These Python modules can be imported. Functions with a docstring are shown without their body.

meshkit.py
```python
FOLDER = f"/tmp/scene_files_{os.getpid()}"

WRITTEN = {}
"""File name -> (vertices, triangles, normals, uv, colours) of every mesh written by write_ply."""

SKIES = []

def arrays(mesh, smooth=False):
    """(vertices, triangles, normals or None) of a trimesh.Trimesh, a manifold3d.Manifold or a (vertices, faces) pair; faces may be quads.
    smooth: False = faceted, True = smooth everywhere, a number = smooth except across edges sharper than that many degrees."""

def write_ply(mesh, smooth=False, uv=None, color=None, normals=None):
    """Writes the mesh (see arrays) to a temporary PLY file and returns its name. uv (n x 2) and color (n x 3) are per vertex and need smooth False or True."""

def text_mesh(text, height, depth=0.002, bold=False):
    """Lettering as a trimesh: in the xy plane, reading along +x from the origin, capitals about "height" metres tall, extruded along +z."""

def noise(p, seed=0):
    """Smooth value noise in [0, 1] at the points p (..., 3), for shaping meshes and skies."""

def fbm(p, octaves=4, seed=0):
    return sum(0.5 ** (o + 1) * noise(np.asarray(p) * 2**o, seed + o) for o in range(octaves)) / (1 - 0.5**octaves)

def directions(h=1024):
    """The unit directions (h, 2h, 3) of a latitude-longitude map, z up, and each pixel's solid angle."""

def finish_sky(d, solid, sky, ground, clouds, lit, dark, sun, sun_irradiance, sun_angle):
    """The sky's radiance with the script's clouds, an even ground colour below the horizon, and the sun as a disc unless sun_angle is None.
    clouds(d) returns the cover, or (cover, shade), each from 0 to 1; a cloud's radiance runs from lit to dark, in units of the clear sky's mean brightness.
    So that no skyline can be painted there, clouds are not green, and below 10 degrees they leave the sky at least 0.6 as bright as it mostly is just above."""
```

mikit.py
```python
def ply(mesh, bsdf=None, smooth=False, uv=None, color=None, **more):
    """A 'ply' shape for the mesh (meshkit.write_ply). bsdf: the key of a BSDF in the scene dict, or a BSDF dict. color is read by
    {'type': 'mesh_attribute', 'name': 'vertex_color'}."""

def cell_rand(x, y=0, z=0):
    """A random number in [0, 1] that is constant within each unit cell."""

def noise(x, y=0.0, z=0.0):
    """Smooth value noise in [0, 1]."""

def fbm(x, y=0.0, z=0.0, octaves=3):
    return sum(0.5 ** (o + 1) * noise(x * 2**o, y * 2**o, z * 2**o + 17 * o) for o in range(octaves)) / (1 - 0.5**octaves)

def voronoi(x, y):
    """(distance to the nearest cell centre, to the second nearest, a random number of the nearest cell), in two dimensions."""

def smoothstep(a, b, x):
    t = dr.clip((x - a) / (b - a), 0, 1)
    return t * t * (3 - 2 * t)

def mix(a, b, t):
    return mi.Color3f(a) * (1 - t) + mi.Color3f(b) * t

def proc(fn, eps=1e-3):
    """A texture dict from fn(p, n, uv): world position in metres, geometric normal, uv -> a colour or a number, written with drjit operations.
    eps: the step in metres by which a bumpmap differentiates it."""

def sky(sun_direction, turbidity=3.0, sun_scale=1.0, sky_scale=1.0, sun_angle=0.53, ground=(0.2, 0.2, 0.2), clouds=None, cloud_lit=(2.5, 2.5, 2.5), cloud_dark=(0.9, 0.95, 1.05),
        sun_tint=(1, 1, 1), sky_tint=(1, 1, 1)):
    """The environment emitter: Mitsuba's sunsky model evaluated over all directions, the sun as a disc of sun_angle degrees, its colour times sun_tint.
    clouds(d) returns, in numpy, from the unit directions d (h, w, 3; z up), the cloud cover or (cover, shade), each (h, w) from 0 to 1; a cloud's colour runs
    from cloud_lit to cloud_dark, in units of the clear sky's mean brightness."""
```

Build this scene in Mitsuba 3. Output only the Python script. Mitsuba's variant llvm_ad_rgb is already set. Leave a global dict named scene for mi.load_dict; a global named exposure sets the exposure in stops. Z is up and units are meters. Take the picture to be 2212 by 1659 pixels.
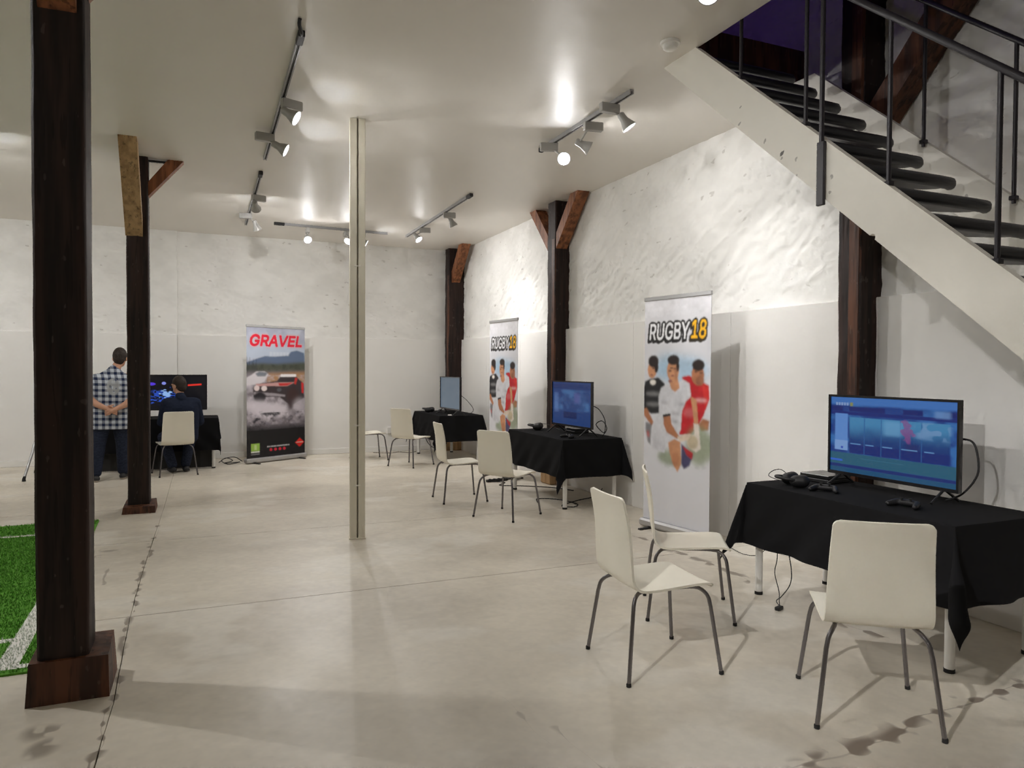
import math, random
import numpy as np, trimesh, manifold3d as m3
import shapely, shapely.geometry as sg, shapely.affinity as sa
from scipy.ndimage import gaussian_filter
import drjit as dr, mitsuba as mi, mikit, meshkit
from mikit import noise, fbm, smoothstep, mix, cell_rand

T = mi.ScalarTransform4f
scene, labels = {}, {}
rng = np.random.default_rng(7)

# ------------------------------------------------------------------ camera, light levels, exposure
EYE = np.array([0, 0, 1.52]); FOCAL = 1560.0
yaw, pitch, roll = np.radians([23.07, -1.28, 0.30])
fw = np.array([np.sin(yaw) * np.cos(pitch), np.cos(yaw) * np.cos(pitch), np.sin(pitch)])
rt = np.array([np.cos(yaw), -np.sin(yaw), 0]); up = np.cross(rt, fw)
up_r = -rt * np.sin(roll) + up * np.cos(roll)
scene['camera'] = {'type': 'perspective', 'fov': float(2 * np.degrees(np.arctan(1106 / FOCAL))), 'fov_axis': 'x', 'near_clip': 0.05, 'far_clip': 100.0,
                   'to_world': T().look_at(origin=EYE.tolist(), target=(EYE + fw).tolist(), up=up_r.tolist())}
exposure = 0.0
LENS = 300.0        # radiance of a spotlight lens
BEAM = 5.0         # extra intensity of its reflector's beam
WARM = np.array([1.0, 0.985, 0.965])

# ------------------------------------------------------------------ helpers
def lin(*c):
    c = np.array(c, float) / 255.0
    return np.where(c <= 0.04045, c / 12.92, ((c + 0.055) / 1.055) ** 2.4).tolist()

def mat(name, color, rough=0.5, spec=0.5, metal=0.0, bump=None, bump_scale=0.001, **more):
    tex = color if isinstance(color, dict) else {'type': 'rgb', 'value': [float(x) for x in color]}
    b = {'type': 'principled', 'base_color': tex, 'roughness': rough, 'specular': spec, 'metallic': metal, **more}
    if bump is not None:
        b = {'type': 'bumpmap', 'arbitrary': mikit.proc(bump, 2e-3), 'scale': bump_scale, 'bsdf': b}
    scene[name] = {'type': 'twosided', 'bsdf': b}
    return name

used = {}
def key(name, parent=None):
    k = name if parent is None else parent + '__' + name
    n = used.get(k, -1) + 1
    used[k] = n
    return k if n == 0 else f'{k}_{n:03d}'

def thing(name, label=None, category=None, group=None, kind=None):
    k = key(name)
    d = {}
    if label: d['label'] = label
    if category: d['category'] = category
    if group: d['group'] = group
    if kind: d['kind'] = kind
    labels[k] = d
    return k

def shape(mesh, m, smooth=False, **kw):
    return mikit.ply(mesh, m, smooth, **kw)

def part(parent, name, sh, M=None, label=None, kind=None):
    k = key(name, parent)
    scene[k] = dict(sh) if M is None else {**sh, 'to_world': M}
    d = {}
    if label: d['label'] = label
    if kind: d['kind'] = kind
    if d: labels[k] = d
    return k

def solo(k, sh, M=None):
    scene[k] = dict(sh) if M is None else {**sh, 'to_world': M}
    return k

def cat(*ms): return trimesh.util.concatenate([m for m in ms])

def cbox(x0, x1, y0, y1, z0, z1, c=0.003):
    c = min(c, (x1 - x0) * .45, (y1 - y0) * .45, (z1 - z0) * .45)
    P = []
    for sx, X in ((-1, x0), (1, x1)):
        for sy, Y in ((-1, y0), (1, y1)):
            for sz, Z in ((-1, z0), (1, z1)):
                P += [(X, Y - sy * c, Z - sz * c), (X - sx * c, Y, Z - sz * c), (X - sx * c, Y - sy * c, Z)]
    return trimesh.convex.convex_hull(np.array(P))

def catmull(P, n=8):
    P = np.asarray(P, float)
    Q = np.vstack([2 * P[0] - P[1], P, 2 * P[-1] - P[-2]])
    out = []
    for i in range(1, len(Q) - 2):
        for t in np.linspace(0, 1, n, endpoint=False):
            a, b, c, d = Q[i - 1:i + 3]
            out.append(.5 * (2 * b + (c - a) * t + (2 * a - 5 * b + 4 * c - d) * t * t + (3 * b - a - 3 * c + d) * t ** 3))
    out.append(Q[-2])
    return np.array(out)

def tube(P, r, sides=10, caps=True):
    P = np.asarray(P, float); r = np.broadcast_to(np.asarray(r, float), (len(P),))
    t = np.gradient(P, axis=0); t /= np.linalg.norm(t, axis=1, keepdims=True) + 1e-12
    a = np.cross(t[0], [0.3, 0.2, 0.9]);
    if np.linalg.norm(a) < .1: a = np.cross(t[0], [1, 0, 0.1])
    A = []
    for i in range(len(P)):
        a = a - t[i] * (a @ t[i]); a /= np.linalg.norm(a); A.append(a)
    A = np.array(A); B = np.cross(t, A); ang = np.arange(sides) * 2 * np.pi / sides
    V = P[:, None] + r[:, None, None] * (np.cos(ang)[None, :, None] * A[:, None] + np.sin(ang)[None, :, None] * B[:, None])
    V = V.reshape(-1, 3); F = []
    for i in range(len(P) - 1):
        for j in range(sides):
            k = (j + 1) % sides
            F += [(i * sides + j, i * sides + k, (i + 1) * sides + k), (i * sides + j, (i + 1) * sides + k, (i + 1) * sides + j)]
    if caps:
        V = np.vstack([V, P[0], P[-1]]); n = len(V); e = (len(P) - 1) * sides
        for j in range(sides):
            k = (j + 1) % sides
            F += [(n - 2, k, j), (n - 1, e + j, e + k)]
    return trimesh.Trimesh(V, np.array(F), process=False)

def rod(a, b, r, sides=10): return tube([a, b], r, sides)

def lathe(prof, n=24):
    """profile of (radius, z) turned about z"""
    m = trimesh.creation.revolve(np.array(prof, float), sections=n)
    return m

def frame_to(origin, aim, upv=(0, 0, 1)):
    """matrix that sends +z to aim, at the origin point"""
    z = np.array(aim, float); z /= np.linalg.norm(z)
    x = np.cross(upv, z)
    if np.linalg.norm(x) < 1e-4: x = np.array([1.0, 0, 0])
    x /= np.linalg.norm(x); y = np.cross(z, x)
    M = np.eye(4); M[:3, 0], M[:3, 1], M[:3, 2], M[:3, 3] = x, y, z, origin
    return M

def moved(mesh, M):
    m = mesh.copy(); m.apply_transform(M); return m

def grid_mesh(V):
    """V (n, m, 3) -> quads"""
    n, m = V.shape[:2]
    i, j = np.meshgrid(np.arange(n - 1), np.arange(m - 1), indexing='ij')
    a = (i * m + j).ravel()
    F = np.vstack([np.stack([a, a + m, a + m + 1], 1), np.stack([a, a + m + 1, a + 1], 1)])
    return trimesh.Trimesh(V.reshape(-1, 3), F, process=False)

def at(x, y, deg=0, z=0): return T().translate([x, y, z]).rotate([0, 0, 1], deg)

def ball(p, r): return m3.Manifold.sphere(r, 20).translate([float(x) for x in p])
def bone(*pr):
    """chain of (point, radius): hull of neighbouring spheres"""
    out = []
    for (p, r), (q, s) in zip(pr[:-1], pr[1:]):
        out.append(m3.Manifold.batch_hull([ball(p, r), ball(q, s)]))
    return out
def hull(*pr): return m3.Manifold.batch_hull([ball(p, r) for p, r in pr])
def union(parts): return m3.Manifold.batch_boolean(parts, m3.OpType.Add)
def soft(man, length=0.02, it=12):
    q = man.refine_to_length(length).to_mesh()
    t = trimesh.Trimesh(np.array(q.vert_properties[:, :3]), np.array(q.tri_verts), process=True)
    trimesh.smoothing.filter_taubin(t, iterations=it)
    return t

# ------------------------------------------------------------------ materials
FY = [4.90, 6.96, 8.60]
CR = []
def crack(pts, w, s):
    for a, b in zip(pts[:-1], pts[1:]): CR.append((*a, *b, w, s))
crack([(1.80, 2.06), (2.04, 2.09), (2.355, 2.072), (2.65, 2.13), (2.877, 2.177), (3.22, 2.186), (3.66, 2.221), (4.2, 2.25)], .050, 1.0)
crack([(3.50, 3.24), (3.518, 3.14), (3.547, 3.0), (3.56, 2.88)], .04, .8)
crack([(3.597, 5.6), (3.618, 5.0), (3.618, 4.46), (3.635, 4.26), (3.588, 4.03)], .035, .75)
JOINT = [(-.405, -3.6), (-.40, 0.0), (-.395, 2.6), (-.389, 3.31), (-.383, 3.66), (-.397, 4.08), (-.420, 4.9), (-.426, 5.6), (-.422, 6.6), (-.412, 7.6), (-.405, 9.0), (-.41, 13.0)]
crack(JOINT[2:10], .020, .8)
crack([(-.67, 6.35), (-.655, 5.7)], .012, .5)
crack([(1.25, 3.05), (1.285, 2.6)], .012, .3)
crack([(1.36, 2.7), (1.38, 2.3)], .012, .3)
BL = [(-.62, 3.48, .10, .55), (-.60, 3.33, .09, .6), (-.74, 6.75, .10, .5), (2.60, 2.12, .05, .7), (-.78, 6.55, .07, .5), (2.1, 2.07, .09, .6), (3.58, 5.0, .07, .6)]
def floor_color(p, n, uv):
    x, y = p.x, p.y
    wx = x + .05 * (noise(x * 7, y * 7, 3.0) - .5); wy = y + .05 * (noise(x * 7, y * 7, 9.0) - .5)
    big = fbm(x * .9, y * .9, 1.0, 4); fine = fbm(x * 26, y * 26, 2.0, 3)
    c = mix(mi.Color3f(.61, .56, .475), mi.Color3f(.50, .455, .385), smoothstep(.3, .7, big))
    c = mix(c, mi.Color3f(.66, .63, .57), .5 * smoothstep(.56, .72, fbm(x * 1.6 + 9, y * 2.3, 5.0, 4)))
    c = c * (.94 + .12 * fine)
    d = mi.Float(0)
    patch = noise(x * 15, y * 15, 4.0)
    for ax, ay, bx, by, w, s in CR:
        ux, uy = bx - ax, by - ay; L = ux * ux + uy * uy
        t = dr.clip(((wx - ax) * ux + (wy - ay) * uy) / L, 0, 1)
        q = dr.sqrt(dr.square(wx - ax - t * ux) + dr.square(wy - ay - t * uy))
        ww = w * (.12 + 1.5 * smoothstep(.46, .80, patch))
        d = dr.maximum(d, s * (.35 + .6 * smoothstep(.38, .6, patch)) * smoothstep(ww * 1.15, ww * .2, q))
    for bx, by, r, s in BL:
        q = dr.sqrt(dr.square(wx - bx) + dr.square((wy - by)))
        d = dr.maximum(d, s * smoothstep(r, r * .3, q) * smoothstep(.35, .6, noise(x * 22, y * 22, 1.0)))
    d = dr.maximum(d, .07 * smoothstep(.48, .72, fbm(x * 2.1, y * 3.0, 12.0, 4)))
    return mix(c, mi.Color3f(.14, .11, .085), d)
def floor_rough(p, n, uv): return .27 + .22 * fbm(p.x * 1.7, p.y * 1.7, 7.0, 3)
mat('m_floor', mikit.proc(floor_color), mikit.proc(floor_rough), .55, bump=lambda p, n, uv: fbm(p.x * 14, p.y * 14, 0.0, 3), bump_scale=.0012)
mat('m_joint', lin(70, 62, 52), .9)
def wall_color(p, n, uv):
    g = fbm(p.x * 3, p.y * 3, p.z * 3, 4)
    c = mix(mi.Color3f(.80, .79, .765), mi.Color3f(.725, .715, .69), smoothstep(.35, .7, g))
    chip = smoothstep(.765, .80, fbm(p.x * 9 + p.z * 3, p.y * 9 + p.z * 5, p.z * 13, 3))
    return mix(c, mi.Color3f(.42, .40, .37), .5 * chip)
mat('m_plaster', mikit.proc(wall_color), .62, .35, bump=lambda p, n, uv: fbm(p.x * 22, p.y * 22, p.z * 30, 3), bump_scale=.006)
mat('m_panel', (.78, .765, .74), .55, .35, bump=lambda p, n, uv: fbm(p.x * 3, p.y * 3, p.z * 3, 3), bump_scale=.004)
mat('m_ceiling', (.715, .68, .63), .42, .5, bump=lambda p, n, uv: fbm(p.x * 2.2, p.y * 2.2, 0.0, 3), bump_scale=.006)
mat('m_white_paint', (.74, .715, .65), .45, .4)
mat('m_cream_paint', (.70, .66, .55), .42, .45)
CHIPS = [(3.599, 3.140), (3.604, 3.040), (3.381, 2.870), (3.240, 2.760), (3.245, 2.735), (3.129, 2.700), (3.130, 2.605), (3.385, 2.795), (2.880, 2.540), (2.890, 2.460)]
def stringer_color(p, n, uv):
    d = mi.Float(0)
    wy, wz = p.y + .012 * (noise(p.y * 60, p.z * 60, 1.0) - .5), p.z + .012 * (noise(p.y * 60, p.z * 60, 5.0) - .5)
    for i, (cy, cz) in enumerate(CHIPS):
        e = dr.square(((wy - cy) * .7 + (wz - cz) * .7) / .008) + dr.square(((wy - cy) * .7 - (wz - cz) * .7) / (.022 if i == 3 else .013))
        d = dr.maximum(d, smoothstep(1.1, .6, e) * (.9 if i == 3 else .5))
    return mix(mi.Color3f(.76, .735, .67), mi.Color3f(.06, .055, .05), d)
mat('m_stringer', mikit.proc(stringer_color), .5, .4)
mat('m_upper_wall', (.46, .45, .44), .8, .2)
def wood(c0, c1, fleck):
    def fn(p, n, uv):
        g = fbm(p.x * 28 + 3, p.y * 28, p.z * 1.6, 4)
        c = mix(mi.Color3f(c0), mi.Color3f(c1), smoothstep(.3, .72, g))
        streak = smoothstep(.62, .72, fbm(p.x * 60, p.y * 60, p.z * 3.5, 3))
        c = c * (1 - .45 * streak)
        if fleck: c = mix(c, mi.Color3f(.42, .39, .35), fleck * smoothstep(.72, .78, fbm(p.x * 40, p.y * 40, p.z * 14, 3)))
        return c
    return mikit.proc(fn)
wb = lambda p, n, uv: fbm(p.x * 50, p.y * 50, p.z * 4, 3)
mat('m_wood_dark', wood((.010, .0055, .0050), (.028, .0130, .0095), .05), .6, .3, bump=wb, bump_scale=.006)
mat('m_wood_red', wood((.035, .013, .008), (.105, .038, .017), .06), .55, .35, bump=wb, bump_scale=.005)
mat('m_wood_brace', wood((.13, .045, .018), (.30, .115, .048), .0), .55, .35, bump=wb, bump_scale=.003)
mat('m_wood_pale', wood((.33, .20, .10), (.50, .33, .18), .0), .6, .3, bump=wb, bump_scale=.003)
mat('m_steel', (.20, .19, .20), .25, .5, 1.0)
mat('m_alu', (.52, .52, .53), .35, .5, .8)
mat('m_track_grey', (.30, .30, .31), .4, .5, .3)
mat('m_lamp_grey', (.36, .355, .34), .4, .5, .2)
mat('m_black', (.012, .012, .013), .5, .4)
mat('m_rubber', (.02, .02, .02), .8, .2)
mat('m_black_gloss', (.010, .010, .012), .2, .5)
mat('m_tread', (.014, .014, .018), .36, .5)
mat('m_rail', (.016, .014, .020), .4, .5)
mat('m_chair', (.80, .765, .66), .38, .45)
mat('m_cloth_black', (.0065, .0065, .0075), .9, .15)
mat('m_cloth_floor_lit', (.030, .029, .028), .9, .15)  # black cloth with light off the floor mixed into its colour
mat('m_white', (.78, .77, .74), .4, .4)
mat('m_cable', (.03, .03, .032), .6, .3)
mat('m_cable_white', (.55, .54, .5), .6, .3)
mat('m_print', {'type': 'mesh_attribute', 'name': 'vertex_color'}, .45, .4)
mat('m_skin', (.50, .27, .18), .55, .35)
mat('m_hair', mikit.proc(lambda p, n, uv: mix(mi.Color3f(.012, .009, .008), mi.Color3f(.035, .022, .016), noise(p.x * 120, p.y * 120, p.z * 60))), .6, .3)
mat('m_denim', mikit.proc(lambda p, n, uv: mix(mi.Color3f(.010, .014, .028), mi.Color3f(.022, .028, .050), noise(p.x * 60, p.y * 60, p.z * 60))), .85, .2)
mat('m_navy', mikit.proc(lambda p, n, uv: mix(mi.Color3f(.006, .010, .024), mi.Color3f(.011, .016, .034), noise(p.x * 40, p.y * 40, p.z * 40))), .85, .2)
mat('m_shoe', (.02, .02, .022), .5, .4)
mat('m_sole', (.45, .40, .35), .7, .3)
def check(p, n, uv):
    x, z = p.x * .96 + p.y * .28, p.z + .03 * p.x
    a = smoothstep(.40, .50, dr.abs(x / .075 - dr.floor(x / .075) - .5) * 2); b = smoothstep(.40, .50, dr.abs(z / .075 - dr.floor(z / .075) - .5) * 2)
    c = mix(mi.Color3f(.012, .020, .055), mi.Color3f(.52, .56, .62), .30 * (a + b) + .30 * a * b)
    ex, ez = (p.x + 1.10) / .085, (p.z - 1.245) / .115
    e = smoothstep(1.1, .7, ex * ex + ez * ez) * smoothstep(.32, .5, noise(p.x * 45, p.z * 45, 2.0))
    return mix(c, mi.Color3f(.36, .37, .38), .8 * e)
mat('m_check', mikit.proc(check), .85, .2)
mat('m_turf', mikit.proc(lambda p, n, uv: mix(mi.Color3f(.065, .20, .022), mi.Color3f(.12, .32, .04), fbm(p.x * 40, p.y * 40, 0.0, 3))), .85, .2)
mat('m_turf_blade', {'type': 'mesh_attribute', 'name': 'vertex_color'}, .7, .25)

# ------------------------------------------------------------------ the room
XW, YB, ZC = 4.39, 12.88, 3.69
XL, YF = -7.0, -3.5
k = thing('floor', 'pale beige sealed concrete floor with cracks and joints', kind='structure')
solo(k, shape(trimesh.creation.box(bounds=[[XL - .1, YF - .1, -.15], [XW + .1, YB + .1, -.012]]), 'm_joint'))
ys = [YF, -.2, 1.1, 4.90, 6.96, 8.60, 10.9, YB + .05]
jy = np.arange(YF - .1, YB + .2, .06)
jx = np.interp(jy, [q[1] for q in JOINT], [q[0] for q in JOINT]) + .006 * (meshkit.fbm(np.c_[jy * 7, 0 * jy, 0 * jy], 3, 5) - .5)
jw = .0012 + .0045 * np.clip(meshkit.fbm(np.c_[jy * 5, 0 * jy + 4, 0 * jy], 3, 8) - .35, 0, 1) * (jy < 7.2)
left = sg.Polygon([(XL, jy[0])] + list(zip(jx - jw, jy)) + [(XL, jy[-1])])
right = sg.Polygon([(XW + .05, jy[0])] + list(zip(jx + jw, jy)) + [(XW + .05, jy[-1])])
for half in (left, right):
    for c, d in zip(ys[:-1], ys[1:]):
        g = half.intersection(sg.box(XL, c + .0025, XW + .05, d - .0025))
        m = trimesh.creation.extrude_polygon(g, .012, engine='earcut'); m.apply_translation([0, 0, -.012])
        part(k, 'slab', shape(m, 'm_floor'))

def rough_wall(P0, U, V, nu, nv, N, amp, seed):
    """a displaced sheet of hand-laid painted rubble: P0 + u U + v V, lumps along N"""
    u, v = np.meshgrid(np.linspace(0, 1, nu), np.linspace(0, 1, nv), indexing='ij')
    P = np.array(P0)[None, None] + u[..., None] * np.array(U, float) + v[..., None] * np.array(V, float)
    q = P + .08 * (meshkit.fbm(P * 3, 3, seed + 5)[..., None] - .5)
    q = q @ np.array([[1, 0, .45], [0, 1, .45], [0, 0, 1.0]])
    lump = meshkit.fbm(q * np.array([7.0, 7.0, 13.0]), 3, seed)
    cre = np.abs(meshkit.noise(q * np.array([7.5, 7.5, 15.0]), seed + 11) - .5) * 2
    gro = -np.exp(-(cre / .10) ** 2) * (meshkit.noise(P * 2.3, seed + 2) > .5)
    sm = meshkit.fbm(P * np.array([18, 18, 24.0]), 3, seed + 20) - .5
    d = amp * (1.1 * (lump - .5) + .42 * gro + .6 * sm)
    return grid_mesh(P + d[..., None] * np.array(N, float))

k = thing('wall_right', 'white painted rubble stone wall with smooth panels below', kind='structure')
solo(k, shape(rough_wall((XW, .6, 2.0), (0, 12.35, 0), (0, 0, 4.4), 760, 260, (-1, 0, 0), .022, 1), 'm_plaster', True))
part(k, 'backing', shape(cbox(XW + .05, XW + .25, YF - .2, YB + .3, -.1, 6.6), 'm_plaster'))
part(k, 'wall_end', shape(cbox(XW, XW + .06, YF - .2, .62, 0, 6.6), 'm_plaster'))
ysp = [YF, .55, 2.15, 3.66, 5.2, 6.8, 8.38, 9.9, 11.3, YB - .02]
for a, b in zip(ysp[:-1], ysp[1:]):
    part(k, 'lining_panel', shape(cbox(4.345, XW + .06, a + .001, b - .001, 0, 2.03, .003), 'm_panel'), label='smooth white lining panel')
k = thing('wall_back', 'white painted rubble back wall with smooth panels below', kind='structure')
solo(k, shape(rough_wall((-.40, YB, 2.0), (4.85, 0, 0), (0, 0, 1.75), 260, 96, (0, -1, 0), .016, 40), 'm_plaster', True))
part(k, 'wall_section', shape(rough_wall((XL, YB - .045, 2.0), (6.60, 0, 0), (0, 0, 1.75), 340, 96, (0, -1, 0), .014, 60), 'm_plaster', True))
part(k, 'backing', shape(cbox(XL - .2, XW + .3, YB + .05, YB + .3, -.1, 3.8), 'm_plaster'))
part(k, 'return', shape(cbox(-.412, -.395, YB - .045, YB + .06, 2.0, 3.7), 'm_plaster'))
xsp = [XL, -5.2, -3.4, -1.6, -.40, 1.0, 2.5, 4.35]
for a, b in zip(xsp[:-1], xsp[1:]):
    y0 = 12.84 if a >= -.45 else 12.80
    part(k, 'lining_panel', shape(cbox(a + .001, b - .001, y0, YB + .06, 0, 2.03, .003), 'm_panel'), label='smooth white lining panel')
k = thing('baseboard_back', 'low white skirting board along the back wall', kind='structure')
solo(k, shape(cbox(-.40, 4.34, 12.825, 12.842, 0, .095, .004), 'm_white'))
k = thing('baseboard_left', 'low white skirting board on the projecting part of the back wall', kind='structure')
solo(k, shape(cbox(XL, -.40, 12.785, 12.802, 0, .095, .004), 'm_white'))
k = thing('wall_left', 'white painted side wall', kind='structure')
solo(k, shape(cbox(XL - .2, XL, YF - .2, YB + .2, -.1, 3.8), 'm_panel'))
k = thing('wall_front', 'white painted wall behind the viewpoint', kind='structure')
solo(k, shape(cbox(XL - .2, XW + .3, YF - .2, YF, -.1, 3.8), 'm_panel'))
HX0, HX1, HY0, HY1 = 3.075, XW + .06, 1.35, 4.42
k = thing('ceiling', 'smooth off-white painted ceiling with a stairwell opening', kind='structure')
poly = sg.box(XL - .1, YF - .1, XW + .2, YB + .1).difference(sg.box(HX0, HY0, HX1 + .3, HY1))
m = trimesh.creation.extrude_polygon(poly, .30, engine='earcut'); m.apply_translation([0, 0, ZC])
solo(k, shape(m, 'm_ceiling'))
k = thing('trim_1', 'brown boards added around the stairwell opening so its edge stays dark', kind='structure')  # boards added in brown so the slab edge reads dark
solo(k, shape(cat(cbox(HX0 + .001, HX0 + .02, HY0, HY1, ZC + .012, ZC + .34), cbox(HX0, HX1 - .08, HY1 - .02, HY1 - .001, ZC + .012, ZC + .34)), 'm_wood_red'))
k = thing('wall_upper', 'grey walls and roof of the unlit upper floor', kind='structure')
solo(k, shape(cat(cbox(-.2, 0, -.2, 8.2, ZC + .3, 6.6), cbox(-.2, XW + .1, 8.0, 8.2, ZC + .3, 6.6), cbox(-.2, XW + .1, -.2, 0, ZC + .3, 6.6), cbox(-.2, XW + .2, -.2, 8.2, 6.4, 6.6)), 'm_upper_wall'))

# ------------------------------------------------------------------ timber posts
def post_mesh(x0, x1, y0, y1, z0, z1, amp=.006, seed=0, n=7, lean=(0, 0)):
    c = .012; cx, cy = (x0 + x1) / 2, (y0 + y1) / 2
    def side(a, b):
        return [(a[0] + (b[0] - a[0]) * t, a[1] + (b[1] - a[1]) * t) for t in np.linspace(0, 1, n, endpoint=True)]
    ring = side((x0 + c, y0), (x1 - c, y0)) + side((x1, y0 + c), (x1, y1 - c)) + side((x1 - c, y1), (x0 + c, y1)) + side((x0, y1 - c), (x0, y0 + c))
    ring = np.array(ring); zs = np.linspace(z0, z1, max(3, int((z1 - z0) / .045)))
    V = np.zeros((len(zs), len(ring) + 1, 3))
    rr = np.vstack([ring, ring[:1]])
    for i, z in enumerate(zs):
        p = np.c_[rr, np.full(len(rr), z)]
        d = meshkit.fbm(p * np.array([14, 14, 3.5]), 3, seed) - .5
        o = rr - [cx, cy]; o = o / np.linalg.norm(o, axis=1, keepdims=True)
        p[:, :2] += o * (2 * amp * d)[:, None] + np.array(lean) * (z - z0)
        V[i] = p
    m = grid_mesh(V)
    caps = trimesh.creation.box(bounds=[[x0 + c, y0 + c, z0], [x1 - c, y1 - c, z0 + .01]])
    return cat(m, caps)

def beam(a, b, w, h, upv=(0, 0, 1), c=.008, seed=0):
    """squared timber from a to b, ends cut level at the given points"""
    a, b = np.array(a, float), np.array(b, float)
    M = frame_to(a, b - a, upv); L = np.linalg.norm(b - a)
    m = post_mesh(-w / 2, w / 2, -h / 2, h / 2, -.04, L + .04, .003, seed, 4)
    return moved(m, M)

def cut_z(mesh, z0, z1):
    mm = m3.Manifold(m3.Mesh(np.array(mesh.vertices, np.float32), np.array(mesh.faces, np.uint32)))
    return mesh

def level_brace(axis, x, y, dirn, z0, z1, run, w, t):
    """knee brace in a vertical plane: foot against the post at height z0.., head under the ceiling; parallelogram outline, thickness w"""
    # outline in (s, z): s along dirn from the post face
    P = [(0, z0), (0, z0 + t), (run - t * .55, z1), (run + t * .45, z1)]
    poly = sg.Polygon(P)
    m = trimesh.creation.extrude_polygon(poly, w, engine='earcut')
    m = m.subdivide().subdivide()
    v = m.vertices.copy(); s, z, q = v[:, 0], v[:, 1], v[:, 2] - w / 2
    if axis == 'y': out = np.c_[x + q, y + dirn * s, z]
    else: out = np.c_[x + dirn * s, y + q, z]
    f = m.faces if (axis == 'x') == (dirn < 0) else m.faces[:, ::-1]
    m = trimesh.Trimesh(out, f, process=False); trimesh.repair.fix_normals(m)
    return m

# foreground column
k = thing('timber_column', 'near dark brown timber column on a reddish wooden block, at the left edge', 'column')
part(k, 'shaft', shape(post_mesh(-.700, -.492, 3.785, 3.99, .19, ZC + .02, .005, 3), 'm_wood_dark', 40))
def plinth(x0, x1, y0, y1, h, tap):
    P = [(x0, y0, 0), (x1, y0, 0), (x1, y1, 0), (x0, y1, 0), (x0 + tap, y0 + tap, h - .015), (x1 - tap * .4, y0 + tap, h - .015), (x1 - tap, y1 - tap, h), (x0 + tap, y1 - tap, h)]
    return trimesh.convex.convex_hull(np.array(P)).subdivide().subdivide()
part(k, 'plinth', shape(plinth(-.738, -.408, 3.75, 4.075, .205, .012), 'm_wood_red'), label='reddish brown wooden block under the column')
part(k, 'brace', shape(level_brace('y', -.596, 3.785, -1, 3.10, ZC, .56, .15, .17), 'm_wood_brace'))
part(k, 'brace', shape(level_brace('x', -.49, 3.89, 1, 3.22, ZC, .30, .10, .14), 'm_wood_brace'))
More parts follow.
